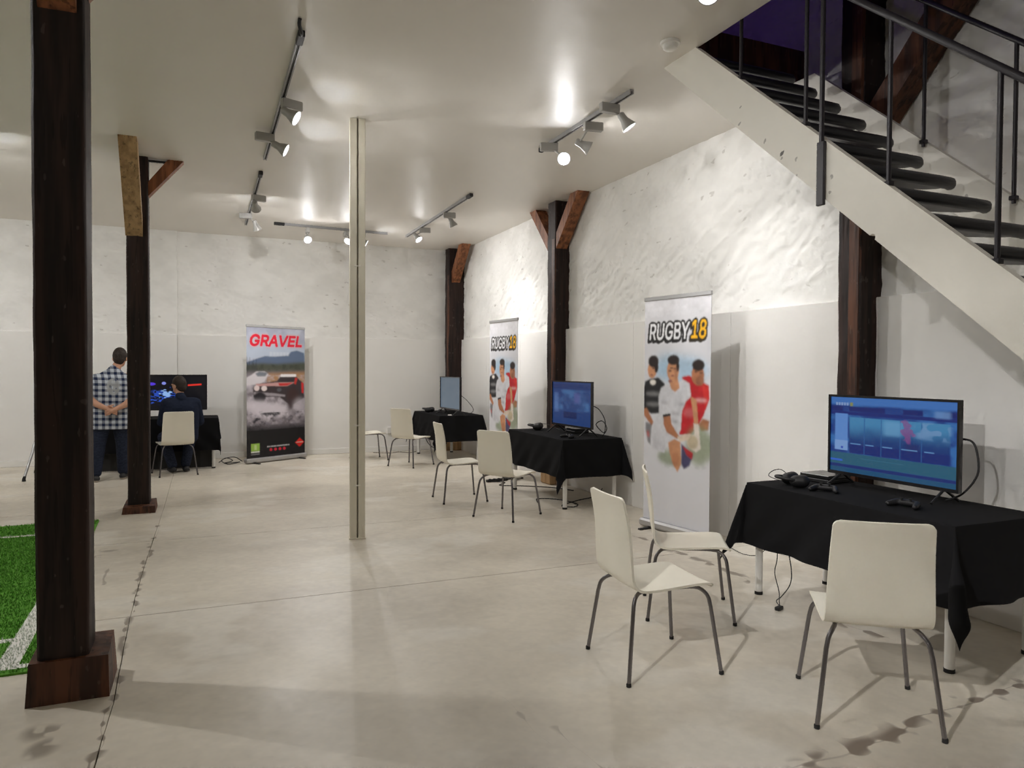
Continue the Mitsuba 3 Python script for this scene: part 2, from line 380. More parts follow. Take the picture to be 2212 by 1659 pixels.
# second column
k = thing('timber_column', 'farther dark timber column with two braces, one coloured pale as if lit, standing before the large black television', 'column')
part(k, 'shaft', shape(post_mesh(-.737, -.532, 8.42, 8.63, .07, ZC + .02, .006, 9), 'm_wood_dark', 40))
part(k, 'plinth', shape(plinth(-.782, -.474, 8.30, 8.72, .085, .01), 'm_wood_red'), label='low brown wooden block under the column')
part(k, 'brace', shape(level_brace('y', -.662, 8.42, -1, 2.86, ZC, .62, .16, .17), 'm_wood_pale'), label='wooden brace facing the viewer, its lit look coloured in as pale wood')  # pale colour carries the lit look of this brace
part(k, 'brace', shape(level_brace('x', -.532, 8.52, 1, 3.29, ZC, .27, .13, .15), 'm_wood_brace'), label='orange brown knee brace')
part(k, 'brace_strap', shape(cbox(-.53, -.30, 8.49, 8.53, ZC - .03, ZC - .012), 'm_black'))

def wall_post(label, y0, y1, x0, zt, braces, seed):
    k = thing('wall_post', label, 'post')
    part(k, 'shaft', shape(post_mesh(x0, XW + .04, y0, y1, 0.0, zt, .011, seed), 'm_wood_dark', 40))
    part(k, 'face_board', shape(post_mesh(x0 - .006, x0 + .03, y0 + .004, y0 + .11, .18, 3.2 if zt < 4 else zt, .003, seed + 3, 4), 'm_wood_red', 40), label='redder facing strip on the post')
    part(k, 'plinth', shape(cbox(x0 - (.02 if zt > 4 else .07), XW - .02, y0 - .015, y1 + .03, 0, .16, .012), 'm_wood_pale'))
    for d in braces:
        y = y0 if d < 0 else y1
        part(k, 'brace', shape(level_brace('y', (x0 + .03 + XW - .06) / 2, y, d, 3.07 if abs(d) == 1 else 2.95, ZC, .50, .16, .20), 'm_wood_brace'), label='orange brown knee brace')
    return k
wall_post('dark timber post with one brace in the far corner, behind the pale blank television', 12.58, 12.80, 4.10, ZC + .01, [-1], 21)
wall_post('dark timber wall post with two orange braces forming a Y, beside the middle table', 8.42, 8.66, 4.19, ZC + .01, [-1, 1], 22)
kC = wall_post('dark timber wall post rising past the staircase, behind the nearest television', 3.675, 3.875, 4.19, 6.3, [], 23)
part(kC, 'brace', shape(level_brace('y', 4.29, 3.675, -1, 3.06, 4.05, .80, .17, .24), 'm_wood_red'), label='reddish brown brace leaning to the viewer')
part(kC, 'brace', shape(level_brace('y', 4.29, 3.875, 1, 3.06, ZC, .50, .17, .24), 'm_wood_dark'))

# white steel column: two channels with a slit between them
k = thing('steel_column', 'slim cream painted steel column with a dark vertical slit in the middle of the room', 'column')
def channel(s):
    P = sg.Polygon([(s * .0065, -.05), (s * .062, -.05), (s * .066, -.046), (s * .066, .046), (s * .062, .05), (s * .0065, .05), (s * .0065, .042), (s * .056, .042), (s * .056, -.042), (s * .0065, -.042)])
    m = trimesh.creation.extrude_polygon(P, ZC - .012, engine='earcut'); m.apply_translation([0, 0, .01]); return m
CM = T().translate([1.245, 6.42, 0]).rotate([0, 0, 1], -8)
for s in (-1, 1): part(k, 'channel', shape(channel(s), 'm_cream_paint'), CM)
part(k, 'web', shape(cbox(-.03, .03, .014, .028, .01, ZC), 'm_cream_paint'), CM)
part(k, 'base_plate', shape(cbox(-.072, .072, -.056, .056, 0, .012, .002), 'm_cream_paint'), CM)
for z in (.47, 1.0, 2.4): part(k, 'tie_plate', shape(cbox(-.025, .025, -.053, -.046, z, z + .012, .001), 'm_white_paint'), CM)

# ------------------------------------------------------------------ staircase
SL = .840
def ztop(y): return ZC - SL * (4.05 - y)
def stringer_mesh(x0, x1, ylow, notch):
    P = sg.Polygon([(4.05, ZC + .0), (4.42, ZC + .0), (ylow, ZC - SL * (4.42 - ylow)), (ylow - .05, max(0, ZC - SL * (4.42 - ylow) - .04)), (ylow - .25, ztop(ylow - .25))])
    if notch: P = P.difference(sg.Point(2.62, ZC - SL * (4.42 - 2.62)).buffer(.018))
    m = trimesh.creation.extrude_polygon(P, x1 - x0, engine='earcut')
    v = m.vertices; m.vertices = np.c_[x0 + v[:, 2], v[:, 0], v[:, 1]]; trimesh.repair.fix_normals(m)
    return m
k = thing('staircase', 'open staircase with white stringers, black treads and black railings', 'staircase')
part(k, 'stringer', shape(stringer_mesh(3.06, 3.105, .12, True), 'm_stringer'), label='white painted near stringer')
part(k, 'stringer', shape(stringer_mesh(4.12, 4.165, .12, False), 'm_stringer'), label='white painted wall side stringer')
def tread_mesh():
    # plan in (x, y): front edge at y = 0, back at y = .27; the back corner by the wall is cut off in a curve
    P = sg.Polygon([(0, 0), (.915, 0), (.93, .015), (.93, .05), (.91, .09), (.86, .125), (.70, .175), (.50, .225), (0, .235)])
    m = trimesh.creation.extrude_polygon(P.buffer(.004).buffer(-.004), .040, engine='earcut')
    nose = tube([(0, .0, .014), (.80, .0, .014), (.915, .006, .014), (.93, .02, .014)], .035, 12)
    return cat(m, nose)
TM = shape(tread_mesh(), 'm_tread', 35)
for i in range(0, 18):
    y, z = 4.174 - .2115 * i, 3.700 - .1776 * i
    if z < .1: break
    part(k, 'tread', TM, T().translate([3.105, y, z - .036]))
def railing(x, ys, off, r, ylo, yhi, name):
    part(k, name, shape(tube(catmull([(x, y, ztop(y) + off) for y in np.linspace(ylo, yhi, 9)], 3), r, 12), 'm_rail', True))
    for y in ys:
        part(k, 'baluster', shape(cat(rod((x, y, ztop(y) - .03), (x, y, ztop(y) + off), .0115, 10), cbox(x - .018, x + .018, y - .018, y + .018, ztop(y) - .012, ztop(y) + .012)), 'm_rail', 40))
railing(3.083, [3.624, 3.089, 2.55, 2.015, 1.48,   .94], .81, .0175, .3, 4.6, 'handrail')
railing(4.10, [3.147, 2.596, 2.045, 1.49, .94], .86, .016, .3, 4.3, 'handrail')
part(k, 'newel', shape(cat(cbox(3.038, 3.058, 2.915, 2.965, 2.40, 2.74, .003), rod((3.048, 2.94, 2.7), (3.048, 2.94, 4.6), .013)), 'm_rail', 40), label='flat black bracket and rod bolted to the side of the stringer')

# ------------------------------------------------------------------ track lighting
def track(label, a, b, cable_end):
    a, b = np.array(a, float), np.array(b, float); L = np.linalg.norm(b - a); d = (b - a) / L
    k = thing('lighting_track', label, 'track')
    M = T().translate([a[0], a[1], 0]).rotate([0, 0, 1], math.degrees(math.atan2(d[1], d[0])))
    z = ZC
    P = sg.box(-.018, -.034, .018, 0).difference(sg.box(-.007, -.035, .007, -.014))
    m = trimesh.creation.extrude_polygon(P, L, engine='earcut'); v = m.vertices; m.vertices = np.c_[v[:, 2], v[:, 0], z + v[:, 1]]; trimesh.repair.fix_normals(m)
    part(k, 'rail', shape(m, 'm_track_grey'), M)
    part(k, 'slot', shape(cbox(.02, L - .02, -.006, .006, z - .030, z - .014), 'm_black'), M)
    part(k, 'end_feed', shape(cbox(-.09, .06, -.022, .022, z - .042, z - .0, .004), 'm_black'), M)
    if cable_end:
        part(k, 'feed_cable', shape(tube(catmull([(-.08, 0, z - .03), (-.16, .01, z - .05), (-.22, .03, z - .03), (-.25, .03, z - .005)]), .012, 8), 'm_cable', True), M)
    return k
HEAD = lathe([(0, -.135), (.022, -.135), (.030, -.125), (.033, -.075), (.044, -.045), (.061, -.004), (.063, .004), (.058, .004), (.040, -.035), (.0, -.04)], 28)
HEAD_S = shape(HEAD, 'm_lamp_grey', 40)
a_ = np.linspace(0, 2 * np.pi, 25)[:-1]
DISC = trimesh.Trimesh(np.vstack([[0, 0, 0], np.c_[.057 * np.cos(a_), .057 * np.sin(a_), 0 * a_]]), [(0, 1 + i, 1 + (i + 1) % 24) for i in range(24)], process=False)
BOX_S = shape(cbox(-.085, .085, -.028, .028, -.075, 0, .006), 'm_lamp_grey')
def spot(label, head, aim, track_xy, box_deg=0, lens=1.0, beam=1.0, group=None, cutoff=42.0):
    head, aim = np.array(head, float), np.array(aim, float); aim /= np.linalg.norm(aim)
    tx, ty = track_xy
    k = thing('track_spotlight', label, 'spotlight', group)
    H = T(frame_to(head, aim))
    part(k, 'gear_box', BOX_S, T().translate([tx + .05 * math.cos(math.radians(box_deg)), ty + .05 * math.sin(math.radians(box_deg)), ZC - .036]).rotate([0, 0, 1], box_deg))
    back = head - aim * .10
    part(k, 'stem', shape(tube([(tx, ty, ZC - .10), (tx * .6 + back[0] * .4, ty * .6 + back[1] * .4, (ZC - .10) * .6 + back[2] * .4), back], .009, 8), 'm_lamp_grey', 40))
    part(k, 'lamp_head', HEAD_S, H)
    c = (LENS * lens * WARM).tolist()
    s = {**shape(DISC, 'm_white'), 'to_world': H, 'emitter': {'type': 'area', 'radiance': {'type': 'rgb', 'value': c}}}
    part(k, 'lens', s)
    if beam > 0:
        o = head + aim * .012
        upv = [0, 0, 1] if abs(aim[2]) < .95 else [1, 0, 0]
        scene[f'beam_{k}'] = {'type': 'spot', 'to_world': T().look_at(origin=o.tolist(), target=(o + aim).tolist(), up=upv), 'intensity': {'type': 'rgb', 'value': (BEAM * beam * WARM).tolist()}, 'cutoff_angle': cutoff, 'beam_width': cutoff / 3}
XA, XB = .585, 3.065
track('left lighting track, nearer length, running away along the ceiling', (XA, 4.95), (XA, 7.94), True)
track('left lighting track, farther length beyond the nearer one', (XA, 8.60), (XA, 11.70), False)
track('right lighting track, nearer length beside the staircase top', (XB, 6.42), (XB, 4.85), False)
track('right lighting track, farther length near the far corner', (XB, 8.6), (XB, 11.66), False)
track('lighting track across the room in front of the back wall', (1.06, 11.43), (2.72, 11.55), False)
track('left lighting track, length overhead outside the picture', (XA, -.2), (XA, 3.0), False)
track('lighting track overhead to the left of the viewpoint outside the picture', (-1.9, -1.4), (-1.9, 1.8), False)
track('lighting track over the turf outside the picture', (-1.9, 3.9), (-1.9, 8.1), False)
track('unseen lighting track added farther left to carry brightening spotlights', (-4.38, 5.0), (-4.38, 10.2), False)  # track added to hold the lamps that brighten the left side
track('short lighting track above the stair foot outside the picture', (2.44, 3.4), (2.44, 2.0), False)
spot('glowing spotlight at the middle of the nearer left track', (.675, 5.956, 3.48), (.80, -.32, -.52), (XA + .02, 6.05), 20)
spot('spotlight on the nearer left track turned side-on to the right', (.690, 6.909, 3.49), (.85, -.22, -.45), (XA - .02, 7.02), 190)
spot('spotlight seen from behind on the farther left track', (.60, 9.604, 3.49), (.15, .85, -.42), (XA, 9.55), 20)
spot('last spotlight on the farther left track near the back wall', (.70, 10.88, 3.46), (.35, .35, -.85), (XA, 10.75), 170)
spot('big glowing spotlight at the far end of the nearer right track', (3.057, 5.985, 3.45), (-.38, -.84, -.40), (XB, 6.2), 160, .9, .5)
spot('spotlight seen edge-on in the middle of the nearer right track', (3.163, 5.70, 3.48), (.86, -.26, -.44), (XB, 5.55), -10, .35, .12)
spot('spotlight facing down at the near end of the nearer right track', (3.17, 5.05, 3.47), (.53, -.25, -.84), (XB, 5.1), 180, .55, 2.4, None, 32.0)
spot('small bright spotlight on the farther right track, nearer of its two', (3.20, 9.62, 3.49), (.46, .05, -.88), (XB, 9.55), -10, .8, 1.3, None, 36.0)
spot('spotlight at the far end of the farther right track', (3.02, 10.75, 3.47), (.40, -.52, -.72), (XB, 10.75), -20)
spot('glowing spotlight on the back track, left of the cream steel column', (1.454, 11.363, 3.45), (.05, -.80, -.60), (1.47, 11.46), 90)
spot('spotlight on the back track half hidden by the cream steel column', (2.045, 11.30, 3.46), (-.45, -.50, -.60), (2.06, 11.50), 90)
spot('spotlight on the back track hidden behind the cream steel column', (2.35, 11.40, 3.46), (.85, -.20, -.45), (2.33, 11.52), 90)
spot('spotlight overhead near the first tables outside the picture', (.66, 2.40, 3.46), (.80, .18, -.58), (XA, 2.45), 20, .75, .8)
spot('spotlight overhead behind the viewpoint outside the picture', (-1.84, .50, 3.46), (4.47, 1.70, -2.86), (-1.9, .55), 20, .6, 13.0, None, 17.0)
spot('spotlight over the turf, middle of its track outside the picture', (-1.90, 4.75, 3.46), (.35, -.15, -.9), (-1.9, 4.8), 20, 1.25, 1.0)
spot('unseen spotlight added at the far end of the turf track to brighten the back wall', (-1.90, 7.9, 3.46), (-.10, .90, -.42), (-1.9, 7.95), 20, 1.5, 2.0)  # added lamp, lifts the left stretch of the back wall
spot('unseen spotlight added near the left end of the back wall to brighten it', (-4.35, 9.6, 3.46), (.35, .80, -.5), (-4.38, 9.5), 20, 1.5, 2.0)  # extra lamp put in to brighten the back wall's left end
spot('unseen spotlight added to brighten the left part of the room', (-4.35, 6.0, 3.46), (.55, .1, -.83), (-4.38, 5.9), 20, 1.6, 1.0)  # extra lamp put in to brighten the left side of the room
spot('spotlight at the top edge of the picture left of the stairwell', (2.436, 3.12, 3.49), (-.55, -.62, -.55), (2.44, 3.2), 160, .3, .1)
# violet emitter added upstairs to imitate a lens flare tint
k = thing('added_violet_light', 'added violet light upstairs, tinting the stairwell like lens flare', 'lamp')
part(k, 'housing', shape(cbox(-.14, .14, -.10, .10, -.09, -.004, .01), 'm_black'), T(frame_to([2.2, 4.3, 5.9], (.75, .12, -.5))))
q = trimesh.Trimesh([(-.12, -.08, 0), (.12, -.08, 0), (.12, .08, 0), (-.12, .08, 0)], [(0, 1, 2), (0, 2, 3)], process=False)
part(k, 'lens', {**shape(q, 'm_white'), 'to_world': T(frame_to([2.2, 4.3, 5.9], (.75, .12, -.5))), 'emitter': {'type': 'area', 'radiance': {'type': 'rgb', 'value': [5.0, 2.0, 16.0]}}})
# smoke detector
k = thing('smoke_detector', 'round white smoke detector on the ceiling beside the stairwell', 'smoke detector')
part(k, 'base', shape(lathe([(0, 0), (.065, 0), (.065, -.018), (.0, -.018)], 28), 'm_white', 40), at(2.854, 4.05, 0, ZC - .001))
part(k, 'sensor_dome', shape(lathe([(0, -.018), (.05, -.018), (.046, -.045), (.03, -.055), (0, -.057)], 28), 'm_white', 40), at(2.854, 4.05, 0, ZC - .001))

# ------------------------------------------------------------------ chairs
def chair_shell():
    prof = [(.235, .425), (.222, .440), (.19, .447), (.12, .446), (.02, .440), (-.08, .434), (-.14, .434), (-.175, .440), (-.200, .457), (-.214, .485), (-.222, .53), (-.232, .60), (-.243, .68), (-.256, .77), (-.272, .845), (-.282, .893)]
    c = catmull([(x, 0, z) for x, z in prof], 5)[:, [0, 2]]
    s = np.r_[0, np.cumsum(np.linalg.norm(np.diff(c, axis=0), axis=1))]; L = s[-1]
    sn = np.r_[np.linspace(0, .03, 7)[:-1], np.linspace(.03, L - .03, 52), np.linspace(L - .03, L, 7)[1:]]
    cx, cz = np.interp(sn, s, c[:, 0]), np.interp(sn, s, c[:, 1])
    d = np.minimum(sn, L - sn); r = .030
    base = np.interp(sn / L, [0, .42, .55, 1], [.205, .212, .212, .195])
    hw = base - np.where(d < r, r - np.sqrt(np.maximum(r * r - (r - d) ** 2, 0)), 0)
    t = np.linspace(-1, 1, 15)
    tang = np.c_[np.gradient(cx), np.gradient(cz)]; tang /= np.linalg.norm(tang, axis=1, keepdims=True)
    nrm = np.c_[-tang[:, 1], tang[:, 0]]        # towards the sitter's side
    up_ = nrm.copy(); up_[:] *= np.where((nrm[:, :1] * 1 + nrm[:, 1:] * 1) < 0, -1, 1)
    backness = np.clip((cz - .5) / .2, 0, 1)
    def sheet(off):
        V = np.zeros((len(sn), 15, 3))
        for j, tt in enumerate(t):
            V[:, j, 0] = cx + up_[:, 0] * off + .014 * backness * (tt * tt)
            V[:, j, 1] = tt * hw; V[:, j, 2] = cz + up_[:, 1] * off - .006 * (1 - backness) * (1 - tt * tt)
        return V
    A, B = sheet(.006), sheet(-.006)
    n, m = A.shape[:2]
    ga, gb = grid_mesh(A), grid_mesh(B)
    V = np.vstack([A.reshape(-1, 3), B.reshape(-1, 3)]); N = n * m
    F = np.vstack([ga.faces, gb.faces[:, ::-1] + N]); E = []
    rim = [(i, 0) for i in range(n)] + [(n - 1, j) for j in range(1, m)] + [(i, m - 1) for i in range(n - 2, -1, -1)] + [(0, j) for j in range(m - 2, 0, -1)]
    idx = [i * m + j for i, j in rim]
    for a, b in zip(idx, idx[1:] + idx[:1]): E += [(a, a + N, b + N), (a, b + N, b)]
    q = trimesh.Trimesh(V, np.vstack([F, E]), process=False); trimesh.repair.fix_normals(q)
    return q
SHELL = shape(chair_shell(), 'm_chair', 45)
def frame_path(s):
    P = [(-.255, s * .245, 0), (-.215, s * .205, .33)]
    c = catmull([(-.215, s * .205, .33), (-.205, s * .194, .378), (-.182, s * .174, .408), (-.14, s * .158, .421), (0, s * .150, .424), (.13, s * .158, .424), (.178, s * .174, .412), (.204, s * .194, .380), (.214, s * .205, .33)], 5)
    return np.vstack([P[:1], c, [(.255, s * .245, 0)]])
FRAMES = [shape(tube(frame_path(s), .0098, 10), 'm_steel', True) for s in (1, -1)]
CROSS = [shape(rod((x, -.155, .423), (x, .155, .423), .008, 8), 'm_steel', 40) for x in (.10, -.11)]
CAP = shape(lathe([(0, .0), (.0115, .0), (.0120, .014), (.0102, .018), (0, .018)], 14), 'm_rubber', 40)
def chair(label, x, y, hx, hy, group):
    k = thing('chair', label, 'chair', group)
    M = at(x, y, math.degrees(math.atan2(hy, hx)))
    part(k, 'shell', SHELL, M, label='bent white plywood seat and back')
    for f in FRAMES: part(k, 'leg_frame', f, M)
    for c in CROSS: part(k, 'crossbar', c, M)
    for sx in (-1, 1):
        for sy in (-1, 1): part(k, 'foot_cap', CAP, M @ T().translate([sx * .2545, sy * .2445, 0]))
G = 'white plywood chairs on steel legs'
chair('white plywood chair seen from behind, nearest, facing the nearest black table', 2.729, 2.335, .59, .80, G)
chair('white plywood chair on the open floor, standing leftmost before the nearest table', 2.135, 3.137, .995, -.10, G)
chair('white plywood chair seen side-on in front of the large near rugby banner', 2.795, 3.726, .85, -.52, G)
chair('white plywood chair seen from behind at the middle table, nearer of its two', 2.866, 6.833, .84, .54, G)
chair('white plywood chair facing right at the middle table, farther of its two', 2.705, 7.877, 1, -.04, G)
chair('white plywood chair drawn up to the far corner table', 2.947, 10.90, .80, .59, G)
chair('white plywood chair half hidden by the cream steel column', 2.49, 11.86, 1, .06, G)
chair('white plywood chair with the seated man, before the large black television', -.39, 11.19, -.24, .97, G)

# ------------------------------------------------------------------ tables with black cloths
def drape(lx, ly, zt, over, seed, over_back=None, flare=.24):
    """square-cut cloth over a table top lx x ly at height zt; sides hang by over, corners fall in points"""
    ob = over if over_back is None else over_back
    st = .022
    us = np.unique(np.r_[np.arange(-lx / 2 - over, lx / 2 + ob, st), [-lx / 2, lx / 2, lx / 2 + ob]])
    vs = np.unique(np.r_[np.arange(-ly / 2 - over, ly / 2 + over, st), [-ly / 2, ly / 2, ly / 2 + over]])
    U, V = np.meshgrid(us, vs, indexing='ij')
    du = np.maximum(np.abs(U) - lx / 2, 0); dv = np.maximum(np.abs(V) - ly / 2, 0)
    su, sv = np.sign(U), np.sign(V)
    bx, by = np.clip(U, -lx / 2, lx / 2), np.clip(V, -ly / 2, ly / 2)
    r = np.sqrt(du ** 2 + dv ** 2); th = np.arctan2(dv, np.maximum(du, 1e-9))
    cu, cv = np.where(r > 0, np.cos(th), 0), np.where(r > 0, np.sin(th), 0)
    fold = np.sin(2 * th) * (du > 0) * (dv > 0)
    fl = .035 + flare * fold ** .55 * np.where((su > 0) & (sv > 0), .2, 1)
    rip = .016 * np.sin(V * 11 + seed) * cu + .016 * np.sin(U * 12 + 2 * seed) * cv + .010 * np.sin((U + V) * 21 + seed)
    h = r * fl + np.minimum(r * 2.2, 1) * (rip + .008) * (r > 0)
    X = bx + su * cu * h; Y = by + sv * cv * h
    drop = np.sqrt(np.maximum(r ** 2 - (r * fl) ** 2, 0))
    rad = .012
    Z = zt - np.where(r > 0, np.maximum(drop - rad * .4, 0), 0) + .002 * (meshkit.noise(np.stack([U * 9, V * 9, 0 * U + seed], -1)) - .5)
    return grid_mesh(np.stack([X, Y, np.maximum(Z, .012)], -1))
LEG = shape(lathe([(0, .02), (.024, .02), (.024, .72), (0, .72)], 20), 'm_white', 40)
LFOOT = shape(lathe([(0, 0), (.026, 0), (.026, .018), (.02, .022), (0, .022)], 20), 'm_rubber', 40)
def table(label, cx, cy, lx, ly, ins=.06):
    k = thing('table', label, 'table')
    part(k, 'table_top', shape(cbox(cx - lx / 2 + .004, cx + lx / 2 - .004, cy - ly / 2 + .004, cy + ly / 2 - .004, .715, .745, .003), 'm_white'))
    for sx in (-1, 1):
        for sy in (-1, 1):
            M = at(cx + sx * (lx / 2 - ins), cy + sy * (ly / 2 - ins))
            l = part(k, 'leg', LEG, M); part(l, 'foot', LFOOT, M)
def cloth(label, cx, cy, lx, ly, over, seed, ob=None):
    k = thing('tablecloth', label, 'tablecloth')
    solo(k, shape(drape(lx, ly, .752, over, seed, ob), 'm_cloth_black', True), at(cx, cy))
TAB = [('nearest', 3.75, 3.13, 'at the right edge'), ('middle', 3.875, 7.59, 'beside the Y-shaped post'), ('farthest', 3.775, 11.655, 'in the far corner')]
for i, (w, x, y, s) in enumerate(TAB):
    table(f'{w} white-legged table against the right wall, {s}', x, y, .73, 1.48)
    cloth(f'black cloth draped over the {w} table on the right wall, corners hanging low', x, y, .73, 1.48, .415, i * 2 + 1, .12 if i == 0 else .26)

# ------------------------------------------------------------------ televisions
def tv_screen(kind):
    def rect(u, v, a, b, c, d, s=.004): return smoothstep(a - s, a + s, u) * smoothstep(b + s, b - s, u) * smoothstep(c - s, c + s, v) * smoothstep(d + s, d - s, v)
    def menu(p, n, uv):
        u, v = uv.x, uv.y          # v = 0 top
        nz = fbm(u * 9, v * 7, 1.0, 3)
        c = mix(mi.Color3f(lin(24, 62, 138)), mi.Color3f(lin(52, 112, 182)), smoothstep(.3, .75, nz))
        c = mix(c, mi.Color3f(lin(66, 120, 196)), rect(u, v, 0, 1, 0, .10, .02))
        c = mix(c, mi.Color3f(lin(16, 34, 112)), rect(u, v, 0, 1, .12, .19, .015) * smoothstep(.35, .5, noise(u * 14, v * 6, 2.0) + .2 * v))
        c = mix(c, mi.Color3f(lin(20, 40, 120)), rect(u, v, 0, 1, .19, .235, .01))
        c = mix(c, mi.Color3f(lin(110, 150, 205)), .8 * rect(u, v, .84, .95, .12, .20, .02))
        tiles = rect(u, v, .17, .95, .26, .74, .01)
        t = mix(mi.Color3f(lin(70, 140, 190)), mi.Color3f(lin(16, 58, 126)), smoothstep(.36, .62, v + .08 * nz))
        t = mix(t, mi.Color3f(lin(12, 40, 118)), smoothstep(.60, .63, v))
        c = mix(c, t, tiles)
        for g in (.30, .44, .59, .75): c = mix(c, mi.Color3f(lin(40, 96, 160)), .8 * rect(u, v, g - .004, g + .004, .26, .74, .004))
        c = mix(c, mi.Color3f(lin(110, 170, 215)), .7 * rect(u, v, .46, .60, .28, .46, .03))
        w1 = .05 * (noise(u * 30, v * 26, 8.0) - .5)
        ex = (u - .645 - .10 * (v - .38) + w1) / .044; ey = (v - .40 + w1) / .15
        c = mix(c, mi.Color3f(lin(140, 74, 142)), .7 * smoothstep(1.2, .7, ex * ex + ey * ey))
        c = mix(c, mi.Color3f(lin(30, 44, 110)), .8 * rect(u, v, .63, .73, .54, .64, .02))
        c = mix(c, mi.Color3f(lin(120, 160, 206)), .75 * smoothstep(.42, .6, noise(u * 22, v * 16, 5.0)) * rect(u, v, .71, .95, .27, .46, .03))
        c = mix(c, mi.Color3f(lin(96, 146, 218)), rect(u, v, .04, .155, .22, .71, .008))
        c = mix(c, mi.Color3f(lin(128, 168, 226)), rect(u, v, .04, .155, .58, .71, .008))
        c = mix(c, mi.Color3f(lin(60, 90, 190)), rect(u, v, .095, .115, .66, .69, .006))
        for a, b in ((.18, .27), (.31, .38), (.45, .53), (.60, .72), (.77, .84)): c = mix(c, mi.Color3f(lin(110, 165, 220)), .75 * rect(u, v, a, b, .605, .62, .006))
        c = mix(c, mi.Color3f(lin(38, 96, 124)), rect(u, v, -.1, 1.1, .745, .90, .008) * (1 - .0 * u))
        c = mix(c, mi.Color3f(lin(60, 120, 150)), .6 * rect(u, v, .27, .62, .795, .803, .004))
        c = mix(c, mi.Color3f(lin(50, 104, 210)), rect(u, v, 0, .11, .835, .862, .006))
        c = mix(c, mi.Color3f(lin(22, 46, 116)), rect(u, v, -.1, 1.1, .90, .94, .008))
        c = mix(c, mi.Color3f(lin(30, 84, 124)), rect(u, v, -.1, 1.1, .94, 1.1, .004))
        for j in range(5): c = mix(c, mi.Color3f(lin(150, 176, 220)), .8 * rect(u, v, .045 + j * .024, .063 + j * .024, .072, .112, .004))
        c = mix(c, mi.Color3f(lin(140, 146, 92)), rect(u, v, .172, .198, .068, .116, .008))
        return c
    def blue(p, n, uv):
        u, v = uv.x, uv.y; nz = fbm(u * 6, v * 5, 3.0, 3)
        c = mix(mi.Color3f(lin(30, 64, 124)), mi.Color3f(lin(66, 112, 168)), smoothstep(.3, .7, nz) * rect(u, v, .05, .95, .18, .66, .04))
        c = mix(c, mi.Color3f(lin(98, 130, 190)), .45 * rect(u, v, .05, .16, .25, .72, .03))
        c = mix(c, mi.Color3f(lin(22, 48, 104)), rect(u, v, 0, 1, .04, .16, .02) * .7)
        c = mix(c, mi.Color3f(lin(96, 76, 150)), .5 * rect(u, v, .58, .72, .25, .48, .05))
        c = mix(c, mi.Color3f(lin(16, 38, 92)), rect(u, v, .30, .64, .70, .85, .008))
        return c
    def race(p, n, uv):
        u, v = uv.x, uv.y; nz = fbm(u * 11, v * 9, 4.0, 3)
        c = mi.Color3f(lin(5, 5, 12))
        ex, ey = (u - .30 + .25 * (v - .65)) / .24, (v - .66) / .24
        c = mix(c, mi.Color3f(lin(40, 80, 190)), smoothstep(1.2, .4, ex * ex + ey * ey + 2.2 * (nz - .5)) * smoothstep(.36, .6, noise(u * 26, v * 30, 2.0) + .1))
        ex, ey = (u - .38) / .10, (v - .55) / .11
        c = mix(c, mi.Color3f(lin(150, 190, 245)), smoothstep(1.2, .3, ex * ex + ey * ey + 2.5 * (noise(u * 24, v * 24, 9.0) - .5)))
        ex, ey = (u - .17) / .07, (v - .25) / .05
        c = mix(c, mi.Color3f(lin(90, 60, 225)), smoothstep(1.2, .6, ex * ex + ey * ey))
        ex, ey = (u - .36) / .035, (v - .23) / .05
        c = mix(c, mi.Color3f(lin(140, 150, 235)), smoothstep(1.2, .5, ex * ex + ey * ey))
        c = mix(c, mi.Color3f(lin(232, 48, 36)), rect(u, v - .12 * (.88 - u), .72, .93, .245, .30, .008))
        return c
    def grey(p, n, uv): return mix(mi.Color3f(lin(84, 104, 122)), mi.Color3f(lin(92, 112, 130)), uv.y)
    return mikit.proc({'menu': menu, 'blue': blue, 'race': race, 'grey': grey}[kind])
TW, TH = .92, .525
def tv(label, x, y, deg, z0, kind, gain, tab_z=.757):
    """screen towards local -y"""
    k = thing('television', label, 'television')
    M = at(x, y, deg, z0)
    b = .014
    fr = sg.box(-TW / 2, 0, TW / 2, TH).difference(sg.box(-TW / 2 + b, b + .006, TW / 2 - b, TH - b))
    m = trimesh.creation.extrude_polygon(fr, .03, engine='earcut'); v = m.vertices; m.vertices = np.c_[v[:, 0], v[:, 2] - .004, v[:, 1]]; trimesh.repair.fix_normals(m)
    part(k, 'bezel', shape(m, 'm_black_gloss'), M)
    part(k, 'back_cover', shape(cat(cbox(-TW / 2 + .004, TW / 2 - .004, .012, .03, .004, TH - .004, .004), cbox(-.32, .32, .03, .062, .05, TH - .12, .015)), 'm_black'), M)
    q = trimesh.Trimesh([(-TW / 2 + b, .006, b + .006), (TW / 2 - b, .006, b + .006), (TW / 2 - b, .006, TH - b), (-TW / 2 + b, .006, TH - b)], [(0, 1, 2), (0, 2, 3)], process=False)
    fn = tv_screen(kind)
    base = mikit._FUNCTIONS[fn['fn']]
    glow = mikit.proc(lambda p, n, uv: base(p, n, uv) * gain)
    s = {**shape(q, 'm_black_gloss', uv=np.array([(0, 1), (1, 1), (1, 0), (0, 0)], float)), 'to_world': M, 'emitter': {'type': 'area', 'radiance': glow}}
    part(k, 'screen', s)
    for sx in (-.36, .36):
        g = z0 - tab_z
        part(k, 'stand_foot', shape(cat(rod((sx, .02, .01), (sx + .01 * np.sign(sx), -.10, -g + .008), .008, 8), rod((sx, .02, .01), (sx + .01 * np.sign(sx), .13, -g + .008), .008, 8)), 'm_black', 40), M)
tv('television on the nearest table showing a blue game menu', 3.875, 3.18, -90, .828, 'menu', .66)
tv('television on the middle table showing a dim blue menu screen', 3.885, 7.39, -88, .845, 'blue', .62)
